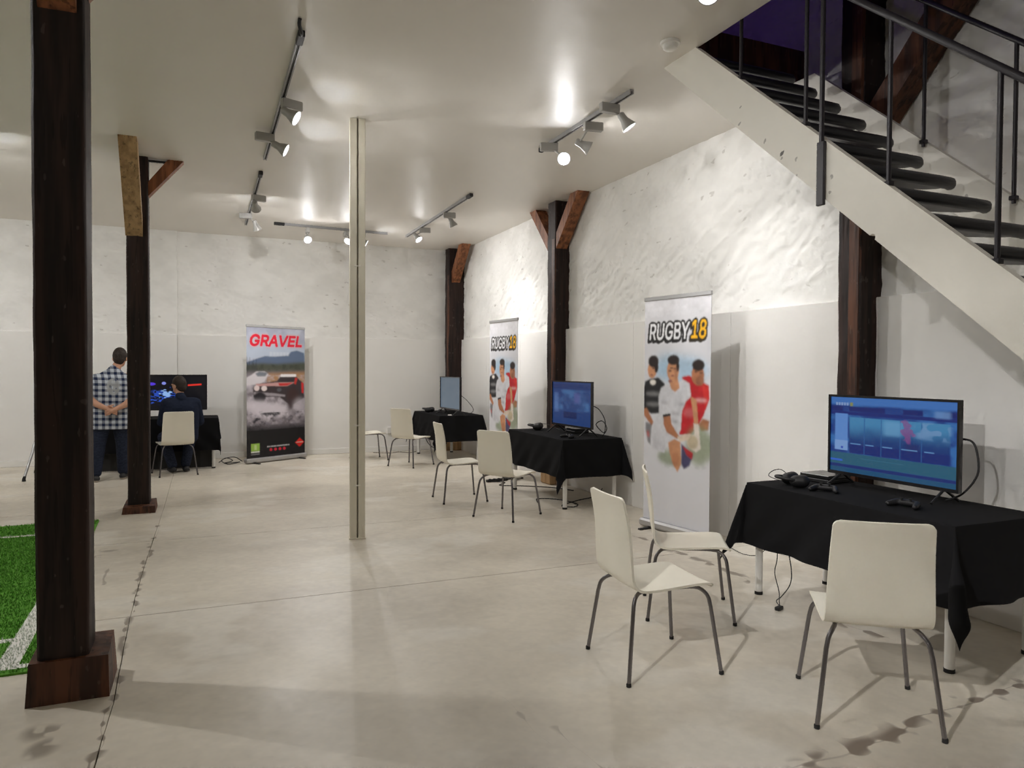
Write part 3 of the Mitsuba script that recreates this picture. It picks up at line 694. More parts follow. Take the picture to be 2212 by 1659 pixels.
tv('television on the far corner table with a blank grey blue screen', 3.62, 11.05, -88, .848, 'grey', .62)
tv('large black television before the back wall showing a racing game', -.425, 11.78, 0, .868, 'race', .8)

# back table
table('long table under the large black television before the back wall', -.64, 11.95, 1.64, .72)
k = thing('tablecloth', 'black cloth bulging over the table under the large television', 'tablecloth')
solo(k, shape(drape(1.66, .72, .752, .48, 5, .30, .07), 'm_cloth_black', True), at(-.64, 11.95))
k = thing('table_skirt', 'black fabric skirt hanging to the floor under the large television table, floor light coloured in as dark grey', 'table skirt')
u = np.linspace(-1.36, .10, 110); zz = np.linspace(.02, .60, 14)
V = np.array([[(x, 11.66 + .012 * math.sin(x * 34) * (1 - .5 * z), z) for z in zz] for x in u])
solo(k, shape(grid_mesh(V), 'm_cloth_floor_lit', True))

# ------------------------------------------------------------------ things on the tables
def gamepad():
    q = union([hull(((-.05, 0, .025), .018), ((.05, 0, .025), .018), ((0, .03, .026), .016)), *bone(((-.055, .0, .024), .02), ((-.075, -.06, .018), .014)), *bone(((.055, .0, .024), .02), ((.075, -.06, .018), .014))])
    return soft(q, .012, 6)
PAD = shape(gamepad(), 'm_black', True)
STICK = shape(cat(*[moved(lathe([(0, 0), (.006, 0), (.006, .010), (.011, .012), (.011, .016), (0, .017)], 12), trimesh.transformations.translation_matrix([s * .025, -.012, .038])) for s in (-1, 1)]), 'm_rubber', 40)
def pad(label, x, y, deg, z=.754):
    k = thing('game_controller', label, 'game controller'); M = at(x, y, deg, z - .004)
    part(k, 'body', PAD, M); part(k, 'thumbstick', STICK, M)
def headset(label, x, y, deg, z=.754):
    k = thing('headset', label, 'headset'); M = at(x, y, deg, z)
    arc = [(.085 * math.cos(a), .11 * math.sin(a), .045 + .016 * math.sin(a)) for a in np.linspace(0, math.pi, 18)]
    part(k, 'headband', shape(tube(arc, .011, 8), 'm_black', True), M)
    for s in (-1, 1): part(k, 'ear_cup', shape(soft(hull(((s * .075, -.030, .042), .042), ((s * .060, .012, .040), .038)), .014, 4), 'm_black', True), M)
def console(label, x, y, deg, z=.754, s=1.0):
    k = thing('game_console', label, 'game console'); M = at(x, y, deg, z)
    part(k, 'lower_shell', shape(cbox(-.14 * s, .14 * s, -.13 * s, .13 * s, 0, .024, .004), 'm_black'), M)
    part(k, 'upper_shell', shape(cbox(-.137 * s, .14 * s, -.127 * s, .135 * s, .028, .052, .004), 'm_black_gloss'), M)
    part(k, 'light_gap', shape(cbox(-.13 * s, .13 * s, -.12 * s, .12 * s, .022, .030), 'm_rubber'), M)
headset('black headset lying on the nearest table beside the television', 3.56, 3.63, 70)
console('black game console behind the headset on the nearest table', 3.93, 3.72, -85, s=.85)
pad('black game controller on the nearest table, left of the television', 3.60, 3.40, -60)
pad('black game controller on the nearest table, in front of the television', 3.62, 2.84, -80)
headset('black headset lying on the middle table left of the television', 3.80, 8.12, 60)
pad('black game controller on the middle table in front of the television', 3.70, 7.06, -80)
console('black game console on the middle table behind its television', 4.10, 7.62, -90, s=.75)
headset('black headset lying on the far corner table', 3.55, 11.98, 50)
console('black game console on the far corner table beside the blank television', 3.78, 11.70, -80, s=.8)
k = thing('card', 'small white card on the far corner table before the blank television', 'card')
solo(k, shape(cbox(-.05, .05, -.03, .03, 0, .012, .001), 'm_white'), at(3.60, 10.98, 70, .755))

def cable(label, P, r=.005, m='m_cable', n=8, group=None):
    k = thing('cable', label, 'cable', group)
    solo(k, shape(tube(catmull(P, n), r, 6), m, True))
cable('black cable arching out behind the nearest television', [(3.945, 2.80, 1.13), (3.95, 2.70, 1.12), (3.95, 2.665, 1.03), (3.95, 2.67, .93), (3.95, 2.75, .82), (3.95, 2.85, .765)], .006)
cable('thin cable looping up from the headset on the nearest table', [(3.58, 3.67, .80), (3.62, 3.80, .835), (3.60, 3.86, .82), (3.55, 3.84, .79), (3.57, 3.74, .77), (3.56, 3.66, .775)], .0025)
cable('thin grey cable running from the nearest tablecloth to the floor by the rugby banner', [(3.70, 3.94, .50), (3.84, 4.06, .38), (3.92, 4.30, .12), (4.02, 4.6, .02), (4.1, 4.9, .008)], .003, 'm_cable')
k = thing('cable', 'pair of thin cords hanging under the nearest table to a small black plug', 'cable')
part(k, 'cord', shape(tube(catmull([(3.42, 3.62, .45), (3.405, 3.60, .30), (3.40, 3.615, .20), (3.38, 3.555, .10), (3.36, 3.53, .045), (3.345, 3.51, .02)]), .003, 6), 'm_cable', True))
part(k, 'cord', shape(tube(catmull([(3.43, 3.56, .45), (3.425, 3.50, .26), (3.41, 3.49, .16), (3.39, 3.54, .07), (3.37, 3.565, .035), (3.345, 3.51, .02)]), .003, 6), 'm_cable', True))
part(k, 'plug', shape(cbox(-.03, .03, -.016, .016, 0, .022, .004), 'm_black'), at(3.335, 3.505, 20))
cable('black cable coiled behind the middle television', [(3.97, 7.0, 1.10), (4.0, 6.93, 1.06), (4.03, 6.86, .95), (4.03, 6.87, .82), (4.02, 6.95, .84), (4.0, 7.0, .90), (4.03, 6.92, .94), (4.06, 6.87, .86), (4.05, 6.95, .765)], .005)
cable('thin cable at the left of the middle table by the headset', [(3.84, 8.10, .80), (3.92, 8.20, .82), (3.99, 8.10, .80), (4.0, 7.9, .765)], .003)
cable('black cable curling on the floor under the middle table', [(3.45, 7.35, .006), (3.55, 7.55, .006), (3.75, 7.42, .006), (3.82, 7.10, .006), (3.70, 6.96, .006), (3.62, 7.08, .006), (3.95, 7.3, .006), (4.25, 7.4, .02), (4.33, 7.42, .10)], .005)
cable('black cable lying on the floor left of the middle table', [(3.45, 8.92, .006), (3.65, 8.80, .006), (3.5, 8.6, .006), (3.75, 8.45, .006), (4.05, 8.2, .006), (4.2, 7.9, .006)], .005)
cable('thin cable hanging behind the blank television', [(3.71, 10.74, 1.08), (3.80, 10.72, 1.0), (3.92, 10.76, .86), (3.93, 10.95, .768)], .004)
cable('black cable sagging under the far corner table', [(3.50, 12.2, .42), (3.52, 11.9, .22), (3.56, 11.6, .16), (3.60, 11.3, .18), (3.62, 11.1, .42)], .006)
cable('thin wires lying along the back wall beside the far corner table', [(2.75, 12.72, .006), (3.0, 12.55, .006), (3.2, 12.66, .006), (3.35, 12.5, .006), (3.5, 12.62, .006)], .004)
cable('tangle of cables on the floor beside the table under the large television', [(.20, 11.9, .05), (.30, 12.0, .10), (.40, 12.05, .05), (.28, 12.1, .008), (.45, 12.15, .008), (.5, 12.0, .03), (.33, 11.95, .008), (.24, 12.08, .06), (.42, 12.2, .09), (.55, 12.25, .008)], .006)
k = thing('power_strip', 'flat dark power strip on the floor left of the middle table', 'power strip')
part(k, 'body', shape(cbox(-.16, .16, -.028, .028, 0, .032, .006), 'm_black'), at(3.60, 8.95, 10))
for i in range(4): part(k, 'socket', shape(lathe([(0, .0), (.02, .0), (.02, .006), (.015, .006), (.015, .001), (0, .001)], 16), 'm_rubber', 40), at(3.60, 8.95, 10, .0315) @ T().translate([-.11 + .07 * i, 0, 0]))
k = thing('wall_socket', 'white wall socket with a black plug on the back wall behind the far chair', 'wall socket')
part(k, 'plate', shape(cbox(3.02, 3.16, 12.80, 12.842, .33, .44, .005), 'm_white'))
part(k, 'plug', shape(cbox(3.09, 3.14, 12.76, 12.805, .34, .40, .008), 'm_black'))

# ------------------------------------------------------------------ roll-up banners
class Canvas:
    def __init__(s, n, m, color):
        s.n, s.m = n, m
        s.u, s.v = np.meshgrid(np.linspace(0, 1, n), np.linspace(0, 1, m), indexing='ij')   # v = 0 top
        s.a = np.ones((n, m, 3)) * np.array(lin(*color))
    def fill(s, geom, color, blur=0, op=1.0):
        k = shapely.contains_xy(geom, s.u.ravel(), s.v.ravel()).reshape(s.n, s.m).astype(float)
        if blur: k = gaussian_filter(k, blur)
        k = (k * op)[..., None]
        c = color if isinstance(color, np.ndarray) else np.array(lin(*color))
        s.a = s.a * (1 - k) + c * k
    def fade(s, mask, color):
        k = np.clip(mask, 0, 1)[..., None]; s.a = s.a * (1 - k) + np.array(lin(*color)) * k
    def nz(s, fu, fv, seed, o=4): return meshkit.fbm(np.stack([s.u * fu, s.v * fv, 0 * s.u + 3.3], -1), o, seed)
def text_poly(text, bold=True):
    m = meshkit.text_mesh(text, 1.0, .1, bold)
    f = m.faces[(m.vertices[m.faces][:, :, 2] > .05).all(1)]
    return shapely.union_all([sg.Polygon(t).buffer(1e-4) for t in m.vertices[f][:, :, :2]])
def fit(g, u0, u1, v0, v1, skew=0, dv=0):
    """into the canvas box, text upright (v grows downward); dv: rise of the right end"""
    if skew: g = sa.skew(g, xs=skew, origin=(0, 0))
    a, b, c, d = g.bounds
    sx, sy = (u1 - u0) / (c - a), (v1 - v0) / (d - b)
    return sa.affine_transform(g, [sx, 0, 0, -sy, u0 - a * sx, v1 + b * sy])
def P(pts, f): return sg.Polygon([f(x, y) for x, y in pts])
def ell(cx, cy, rx, ry, f=None, rot=0):
    g = sa.rotate(sa.scale(sg.Point(0, 0).buffer(1, 24), rx, ry), rot)
    return sa.translate(g, cx, cy)

def print_rugby():
    c = Canvas(150, 380, (214, 214, 220))
    f = lambda x, y: ((x - 160 + .020 * (y - 150)) / 505, (y - 140 + .115 * (x - 160)) / 2040)
    def E(cx, cy, rx, ry, col, blur=.8, rot=0, op=1.0):
        u, v = f(cx, cy); c.fill(ell(u, v, rx / 505, ry / 2040), col, blur, op)
    c.fade(.55 * np.clip(1 - c.v / .2, 0, 1), (232, 230, 234))
    # lettering: white letters on a black shadow, yellow number
    word, num = text_poly('RUGBY'), text_poly('18')
    bw, bn = (.075, .70, .105, .180), (.715, .935, .100, .180)
    for dx, dy in ((.0, .0), (-.012, .004), (-.022, .007), (.012, .003)):
        c.fill(sa.translate(fit(word, *bw, 8).buffer(.009), dx, dy), (30, 28, 30), .5)
        c.fill(sa.translate(fit(num, *bn, 8).buffer(.009), dx, dy), (44, 36, 22), .5)
    c.fill(fit(word, *bw, 8), (236, 236, 240), .4)
    c.fill(fit(num, *bn, 8), (240, 180, 30), .4)
    # sky haze
    E(430, 740, 210, 120, (150, 186, 214), 7, op=.75); E(330, 700, 90, 90, (170, 198, 220), 8, op=.6)
    skin, skin2, hair = (196, 140, 104), (170, 112, 80), (40, 30, 28)
    # left figure, black jersey
    c.fill(P([(150, 880), (200, 850), (260, 830), (310, 880), (300, 1000), (270, 1150), (200, 1170), (140, 1150), (140, 950)], f), (34, 34, 38), 1)
    E(210, 770, 36, 75, skin, 1); E(222, 690, 42, 55, hair, 1); E(245, 740, 16, 50, hair, 1); E(215, 880, 24, 24, (226, 220, 214), 1)
    for yy in (985, 1080): E(215, yy, 60, 18, (150, 150, 152), 2, op=.6)
    c.fill(P([(135, 1140), (160, 1120), (215, 1240), (200, 1280), (140, 1200)], f), skin2, 1)
    c.fill(P([(150, 1250), (200, 1260), (190, 1460), (165, 1430), (150, 1320)], f), (86, 84, 88), 1.5, .8)
    c.fill(P([(155, 1330), (180, 1330), (180, 1390), (160, 1380)], f), (190, 90, 90), 1.5, .7)
    # right figure, red jersey
    c.fill(P([(445, 800), (500, 780), (580, 830), (635, 850), (640, 960), (600, 1100), (560, 1200), (500, 1290), (415, 1310), (420, 1180), (460, 1000)], f), (186, 34, 42), 1)
    c.fill(P([(590, 820), (640, 850), (640, 960), (610, 1060), (600, 950)], f), (206, 48, 46), 1.2)
    E(560, 770, 46, 85, skin2, 1); E(566, 685, 45, 50, hair, 1); E(575, 815, 30, 40, (150, 96, 70), 1.5)
    E(580, 980, 45, 16, (224, 190, 190), 2, op=.7); E(495, 1100, 45, 40, (210, 120, 124), 2.5, op=.55)
    c.fill(P([(590, 1130), (640, 1140), (630, 1220), (580, 1240), (560, 1190)], f), skin2, 1.2)
    # grass
    E(560, 1370, 95, 170, (128, 140, 104), 5, op=.8); E(340, 1530, 95, 70, (112, 128, 84), 4, op=.75)
    # middle figure, white jersey, kneeling
    c.fill(P([(330, 880), (370, 900), (450, 820), (500, 850), (510, 960), (470, 1010), (440, 1100), (430, 1260), (400, 1330), (320, 1400), (300, 1500), (200, 1490), (190, 1380), (220, 1250), (260, 1150), (260, 1000), (280, 920)], f), (206, 206, 212), 1)
    c.fill(P([(345, 860), (410, 800), (425, 900), (390, 940), (360, 920)], f), skin, 1)
    E(375, 755, 46, 95, skin, 1); E(380, 660, 46, 45, hair, 1); E(412, 710, 12, 50, hair, 1); E(352, 760, 12, 8, (90, 60, 50), 1); E(352, 850, 16, 12, (150, 90, 78), 1)
    c.fill(P([(295, 1170), (350, 1150), (360, 1230), (420, 1330), (400, 1350), (320, 1310), (295, 1240)], f), skin2, 1)
    c.fill(P([(290, 1160), (350, 1135), (352, 1155), (295, 1182)], f), (30, 28, 34), .8)
    c.fill(P([(505, 960), (550, 980), (560, 1190), (530, 1195), (520, 1080)], f), skin, 1)
    c.fill(P([(525, 1185), (562, 1185), (575, 1390), (540, 1430), (480, 1390), (470, 1320), (530, 1280)], f), (216, 206, 196), 1)
    E(515, 1350, 40, 60, (190, 176, 150), 1.5); c.fill(P([(400, 1330), (470, 1290), (510, 1280), (480, 1340), (420, 1370)], f), (214, 196, 178), 1)
    c.fill(P([(430, 1380), (520, 1460), (490, 1560), (450, 1600), (430, 1560)], f), (72, 70, 104), 1.2)
    c.fill(P([(440, 1400), (520, 1440), (510, 1500), (470, 1470)], f), (176, 44, 50), 1.2)
    c.fill(P([(330, 1400), (380, 1355), (425, 1370), (430, 1560), (400, 1640), (370, 1590), (340, 1480)], f), skin, 1)
    E(385, 1530, 28, 60, skin2, 2, op=.7)
    for x, y, w in ((300, 1050, 26), (390, 1130, 34), (385, 1200, 30), (440, 1040, 26)): E(x, y, w, 14, (120, 118, 128), 2, op=.5)
    for i in range(7): E(215 + 14 * i, 1430 + 6 * (i % 3), 5, 50, (150, 148, 156), 1.5, op=.4)
    for x, y, w in ((222, 752, 11), (365, 732, 12), (392, 736, 12), (548, 742, 12), (585, 748, 12)): E(x, y, w, 7, (62, 40, 36), .7, op=.8)
    for x, y, w in ((206, 815, 12), (372, 800, 12), (562, 835, 16)): E(x, y, w, 8, (140, 84, 74), .8, op=.8)
    for x, y in ((398, 775), (585, 790)): E(x, y, 12, 60, (150, 100, 76), 1.6, op=.55)
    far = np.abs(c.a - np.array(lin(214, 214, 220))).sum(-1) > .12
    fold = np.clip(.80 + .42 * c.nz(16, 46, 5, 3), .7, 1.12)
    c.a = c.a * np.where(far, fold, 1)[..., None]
    c.a = np.stack([gaussian_filter(c.a[..., i], .7) for i in range(3)], -1)
    return c
def print_gravel():
    c = Canvas(170, 380, (168, 170, 188))
    f = lambda x, y: ((x - 146 - .0245 * (y - 120)) / 582, (y - 122 + .012 * (x - 150)) / 1405)
    def E(cx, cy, rx, ry, col, blur=1.0, op=1.0, rot=0):
        u, v = f(cx, cy); c.fill(ell(u, v, rx / 582, ry / 1405), col, blur, op)
    n1, n2 = c.nz(5, 9, 2), c.nz(16, 34, 8)
    c.fade(np.clip((n1 - .4) * 2.5, 0, .8), (196, 200, 214))
    c.fill(sg.box(-.1, f(0, 330)[1], 1.1, f(0, 470)[1]), (186, 198, 216), 9, .8)
    # hills and trees
    c.fill(P([(150, 500), (240, 460), (330, 425), (420, 430), (560, 410), (590, 370), (650, 355), (730, 380), (740, 560), (150, 560)], f), (92, 108, 136), 1.5)
    c.fill(P([(150, 520), (300, 500), (450, 505), (740, 480), (740, 640), (150, 640)], f), (74, 78, 66), 4)
    for i in range(12):
        x = 158 + 9 * i; c.fill(P([(x - 7, 600), (x, 420 + 17 * ((i * 5) % 7)), (x + 7, 600)], f), (52, 56, 54), 1, .8)
    c.fade(np.clip((n2 - .48) * 4, 0, .5) * ((c.v > .28) & (c.v < .37)), (48, 54, 44))
    # water, splash
    c.fill(sg.box(-.1, f(0, 600)[1], 1.1, f(0, 1230)[1]), (128, 120, 128), 6)
    c.fill(P([(350, 610), (740, 590), (740, 720), (350, 720)], f), (176, 128, 76), 4, .8)
    w = np.clip((n2 - .38) * 3.2, 0, 1) * ((c.v > .36) & (c.v < .74)); c.fade(gaussian_filter(w, 1.0) * .75, (206, 198, 208))
    # white car behind
    c.fill(P([(150, 660), (200, 630), (250, 590), (330, 590), (370, 620), (340, 680), (300, 720), (150, 740)], f), (214, 208, 214), 1.5)
    c.fill(P([(240, 610), (280, 590), (360, 600), (340, 640), (260, 640)], f), (120, 124, 134), 1.5)
    # rally car: roof lamps, bonnet, dark grille, lamps, red flank
    c.fill(P([(455, 690), (490, 640), (650, 640), (700, 690), (735, 720), (740, 880), (600, 960), (480, 860), (230, 860), (225, 750), (300, 715)], f), (58, 48, 52), 1.4)
    c.fill(P([(490, 615), (650, 615), (650, 645), (490, 645)], f), (238, 234, 238), 1.2)
    c.fill(P([(250, 720), (470, 705), (640, 705), (560, 745), (250, 745)], f), (196, 150, 148), 1.4)
    c.fill(P([(470, 715), (620, 708), (560, 742), (480, 742)], f), (196, 56, 54), 1.2)
    c.fill(P([(640, 650), (665, 660), (650, 730), (630, 720)], f), (196, 56, 50), 1.2)
    c.fill(P([(705, 700), (730, 715), (735, 830), (712, 820)], f), (206, 46, 46), 1.2)
    E(258, 765, 26, 30, (232, 214, 214), 1.2); E(330, 768, 28, 28, (236, 220, 220), 1.2); E(480, 785, 24, 20, (84, 84, 90), 1.2)
    c.fill(P([(230, 805), (420, 820), (540, 840), (540, 860), (400, 850), (230, 835)], f), (170, 162, 170), 1.4, .8)
    E(290, 860, 60, 55, (38, 34, 40), 2); E(620, 850, 60, 90, (64, 44, 44), 3); E(600, 940, 30, 60, (60, 44, 48), 3)
    c.fill(P([(160, 900), (300, 900), (420, 930), (560, 960), (560, 1060), (400, 1090), (260, 1060), (165, 980)], f), (220, 212, 222), 6, .9)
    E(690, 960, 60, 80, (190, 182, 192), 6, .7)
    # dark stones, black foot
    rk = np.clip((c.nz(12, 26, 15) - .45) * 5, 0, 1) * (c.v > f(0, 1030)[1]) ; c.fade(gaussian_filter(rk, .8) * .9, (34, 32, 44))
    c.fade(np.clip((c.nz(14, 30, 19) - .58) * 5, 0, .8) * (c.v > f(0, 1010)[1]) * (c.v < f(0, 1210)[1]), (150, 144, 158))
    c.fade(np.clip((c.v - f(0, 1120)[1]) / .07, 0, 1), (18, 17, 21))
    # lettering
    g = fit(text_poly('GRAVEL'), .055, .945, f(0, 205)[1], f(0, 325)[1], 10)
    c.fill(g.buffer(.010), (226, 150, 160), 1.2, .6); c.fill(g.buffer(.003), (220, 38, 60), .5)
    for i in range(6): c.fill(sg.box(.38 + .058 * i, f(0, 385)[1], .425 + .058 * i, f(0, 425)[1]), (222, 224, 232), 1.4, .35)
    c.fill(sg.box(.07, f(0, 1350)[1], .21, f(0, 1430)[1]), (150, 190, 80), .8); c.fill(sg.box(.07, f(0, 1430)[1], .21, f(0, 1445)[1]), (220, 224, 216), .7)
    c.fill(sg.box(.12, f(0, 1362)[1], .16, f(0, 1415)[1]), (196, 216, 150), 1.2); c.fill(sg.box(.07, f(0, 1456)[1], .21, f(0, 1466)[1]), (130, 130, 134), .8)
    for i in range(14): c.fill(sg.box(.335 + .028 * i, f(0, 1385)[1], .356 + .028 * i, f(0, 1402)[1]), (206, 206, 210), .7, .85)
    for i in range(4): c.fill(ell(.40 + .077 * i, f(0, 1428)[1], .026, .0115), (206, 40, 62), .7)
    u, v = .905, f(0, 1378)[1]
    c.fill(sg.Polygon([(u - .085, v), (u, v - .036), (u + .085, v), (u, v + .036)]), (212, 34, 30), .8); c.fill(sg.box(u - .06, v - .004, u + .06, v + .004), (236, 190, 180), .8, .8)
    return c
def banner(label, L, R, z0, z1, cv):
    L, R = np.array(L), np.array(R); w = float(np.linalg.norm(R - L)); d = (R - L) / w
    k = thing('roll_up_banner', label, 'banner stand')
    M = at(L[0], L[1], math.degrees(math.atan2(d[1], d[0])))         # local x along the banner, -y towards the viewer
    n, m = cv.n, cv.m
    X = cv.u * w; Zv = z1 - .02 - cv.v * (z1 - z0 - .03); Yv = .004 * np.sin(cv.u * 3.1) * np.sin(cv.v * 3.1)
    front = np.stack([X, Yv, Zv], -1); back = front + [0, .003, 0]
    A, B = grid_mesh(front), grid_mesh(back)
    V = np.vstack([A.vertices, B.vertices]); F = np.vstack([A.faces, B.faces[:, ::-1] + n * m])
    col = np.vstack([cv.a.reshape(-1, 3), np.full((n * m, 3), .55)])
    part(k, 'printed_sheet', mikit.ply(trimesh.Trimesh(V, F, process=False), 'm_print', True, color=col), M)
    part(k, 'cassette', shape(cbox(-.02, w + .02, -.05, .06, .012, .085, .018), 'm_alu'), M)
    part(k, 'top_rail', shape(cbox(-.006, w + .006, -.009, .013, z1 - .028, z1 + .008, .004), 'm_alu'), M)
    part(k, 'pole', shape(rod((w / 2, .035, .08), (w / 2, .018, z1 - .01), .010, 10), 'm_alu', 40), M)
    for x in (.12, w - .12): part(k, 'foot', shape(cbox(x - .02, x + .02, -.16, .16, 0, .014, .004), 'm_black'), M)
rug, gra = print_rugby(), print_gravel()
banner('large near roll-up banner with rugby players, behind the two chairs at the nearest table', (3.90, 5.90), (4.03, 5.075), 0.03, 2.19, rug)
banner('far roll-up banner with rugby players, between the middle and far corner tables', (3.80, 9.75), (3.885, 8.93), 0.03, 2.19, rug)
banner('roll-up banner with a racing car and the red word GRAVEL against the back wall', (.60, 11.905), (1.543, 12.48), 0.03, 2.165, gra)

# ------------------------------------------------------------------ turf
k = thing('artificial_turf', 'green artificial turf mat with white lines on the floor at the left', 'turf')
tx0, tx1, ty0, ty1 = -5.5, -.86, 4.18, 8.06
edge = sg.Polygon([(tx0, ty0), (-.80, ty0), (-.955, ty1), (tx0, ty1)])
m = trimesh.creation.extrude_polygon(edge, .010, engine='earcut')
part(k, 'mat', shape(m, 'm_turf'))
line_polys = [sg.box(tx0, 7.50, -1.02, 7.55), sg.box(tx0, 4.655, -.9, 4.715), sg.box(tx0, 4.235, -.82, 4.29), sg.Polygon([(-.965, 4.24), (-.865, 4.24), (-.96, 7.55), (-1.03, 7.55)])]
lines = shapely.union_all(line_polys)
nb = 42000
px, py = rng.uniform(-2.6, -.81, nb), rng.uniform(ty0, ty1, nb)
ok = shapely.contains_xy(edge.buffer(-.006), px, py); px, py = px[ok], py[ok]
wl = shapely.contains_xy(lines, px, py); nb = len(px)
an = rng.uniform(0, 6.28, nb); h = rng.uniform(.012, .022, nb); ln = rng.uniform(-.010, .010, (nb, 2)); wd = .0045
b0 = np.c_[px - wd * np.cos(an), py - wd * np.sin(an), np.full(nb, .008)]; b1 = np.c_[px + wd * np.cos(an), py + wd * np.sin(an), np.full(nb, .008)]
b2 = np.c_[px + ln[:, 0], py + ln[:, 1], .008 + h]
V = np.stack([b0, b1, b2], 1).reshape(-1, 3); F = np.arange(nb * 3).reshape(-1, 3)
gc = np.array([.12, .33, .042]) * rng.uniform(.6, 1.35, (nb, 1)); gc[wl] = np.array([.60, .66, .58]) * rng.uniform(.85, 1.1, (wl.sum(), 1))
part(k, 'blades', mikit.ply(trimesh.Trimesh(V, F, process=False), 'm_turf_blade', False, color=np.repeat(gc, 3, 0)), kind='stuff', label='short plastic grass blades')
m = trimesh.util.concatenate([trimesh.creation.extrude_polygon(g, .003, engine='earcut') for g in getattr(lines, 'geoms', [lines])]); m.apply_translation([0, 0, .0095])
part(k, 'painted_line', shape(m, 'm_white'), label='white pitch markings')

# ------------------------------------------------------------------ people
def finger(p0, dirs, L, r):
    pts = [np.array(p0, float)]
    for d, l in zip(dirs, L): pts.append(pts[-1] + np.array(d) / np.linalg.norm(d) * l)
    return bone(*[(q, r * (1 - .12 * i)) for i, q in enumerate(pts)])
def head_parts(c, yawdeg=0, pitchdeg=0):
    """(skin manifold, hair manifold, eyes) for a head centred at c, facing +y before turning"""
    S = lambda p, r, s=(1, 1, 1): m3.Manifold.sphere(r, 24).scale(list(s)).translate(list(p))
    skin = [S((0, 0, .01), .098, (.80, 1.0, 1.12)), S((0, .035, -.055), .062, (.88, 1, 1.0)), S((0, .098, -.015), .017, (.8, 1, 1.4)), S((0, .085, -.058), .016, (1.5, .8, .5)), S((0, .078, .03), .03, (2.0, .6, .5)),
            S((-.080, -.005, -.012), .026, (.4, .8, 1.2)), S((.080, -.005, -.012), .026, (.4, .8, 1.2))]
    hair = [S((0, -.012, .028), .104, (.83, 1.02, 1.10)), S((0, -.045, -.02), .075, (.95, .85, 1.1))]
    cut = m3.Manifold.cube([.4, .3, .4]).translate([-.2, .062, -.36])
    cut2 = m3.Manifold.cube([.4, .3, .13]).translate([-.2, .012, -.10])
    hr = union(hair) - cut - cut2
    eyes = [S((s * .032, .083, .008), .011) for s in (-1, 1)]
    X = lambda q: q.rotate([pitchdeg, 0, yawdeg]).translate([float(v) for v in c])
    return [X(q) for q in skin], X(hr), [X(e) for e in eyes]
def add_person(k, body, clothes, M, hairm, eyes):
    part(k, 'body', shape(soft(union(body), .014, 8), 'm_skin', True), M)
    part(k, 'hair', shape(soft(hairm, .012, 4), 'm_hair', True), M)
    for e in eyes: part(k, 'eye', shape(soft(e, .01, 1), 'm_hair', True), M)
    for name, man, mm, lab in clothes: part(k, name, shape(soft(man, .018, 8), mm, True), M, label=lab)
# standing man: local x right, y away from the camera
sk, hr, ey = head_parts((.105, .07, 1.625), -14, -12)
lh, rh = np.array((-.055, -.185, .965)), np.array((.045, -.200, .955))
body = sk + bone(((.02, .005, 1.42), .07), ((.06, .03, 1.50), .056), ((.09, .055, 1.56), .054)) + [hull(((-.08, 0, .95), .125), ((.08, 0, .95), .125), ((-.09, 0, 1.28), .125), ((.10, 0, 1.28), .125), ((-.15, 0, 1.335), .065), ((.17, 0, 1.345), .065))]
body += bone(((-.185, 0, 1.325), .062), ((-.285, -.055, 1.125), .047), ((-.16, -.15, 1.015), .040), (lh, .028)) + bone(((.205, 0, 1.37), .062), ((.285, -.055, 1.125), .047), ((.16, -.16, 1.01), .040), (rh, .028))
body += bone((lh, .030), (lh + [.05, -.012, -.020], .033), (lh + [.075, -.012, -.032], .030)) + bone((rh, .030), (rh + [-.045, -.012, -.022], .033), (rh + [-.07, -.008, -.032], .028))
for i in range(4):
    body += finger(rh + [-.062, -.022, -.004 - .019 * i], [(-1, -.15, -.3), (-.8, .5, -.3), (-.2, 1, 0)], [.036 - .003 * abs(i - 1), .025, .018], .0095)
    body += finger(lh + [.075, -.022, -.006 - .019 * i], [(1, -.1, -.4), (.6, .6, -.4), (.1, 1, 0)], [.034 - .003 * abs(i - 1), .024, .018], .0095)
body += finger(rh + [-.03, -.02, .022], [(-.6, -.2, .5), (-1, .1, .1)], [.034, .028], .010) + finger(lh + [.03, -.02, .022], [(.6, -.2, .5), (1, .1, .1)], [.034, .028], .010)
LH, LK, LA = (-.10, 0, .90), (-.15, .01, .49), (-.185, -.02, .09)
RH, RK, RA = (.10, 0, .90), (.13, .05, .49), (.135, .12, .09)
body += bone((LH, .10), (LK, .062), (LA, .042)) + bone((RH, .10), (RK, .062), (RA, .042))
shirt = union([hull(((-.115, .0, .72), .135), ((.115, .0, .72), .135), ((-.10, 0, .98), .142), ((.10, 0, .98), .142)), hull(((-.10, 0, .98), .142), ((.10, 0, .98), .142), ((-.10, .0, 1.28), .145), ((.115, .0, 1.28), .145), ((-.150, 0, 1.345), .072), ((.175, 0, 1.35), .072)), hull(((-.08, 0, 1.36), .08), ((.10, 0, 1.37), .08), ((.035, .012, 1.445), .066)),
               hull(((.02, .005, 1.44), .075), ((.045, .03, 1.475), .068)), *bone(((-.175, 0, 1.335), .080), ((-.262, -.038, 1.17), .074)), *bone(((.20, 0, 1.34), .080), ((.262, -.035, 1.18), .074))]).trim_by_plane([0, 0, 1], .685)
trous = union([hull(((-.085, 0, .92), .125), ((.085, 0, .92), .125), ((-.10, .01, .80), .12), ((.10, .01, .80), .12)), *bone(((-.105, 0, .82), .112), (LK, .086), ((-.185, -.02, .12), .070)), *bone(((.105, 0, .82), .112), (RK, .086), ((.135, .115, .12), .070))]).trim_by_plane([0, 0, 1], .055)
def shoe(x, y, deg): return hull(((0, -.06, .045), .042), ((0, .03, .05), .042), ((0, .15, .032), .032), ((.02, .12, .03), .03)).rotate([0, 0, deg]).translate([x, y, 0]).trim_by_plane([0, 0, 1], .018)
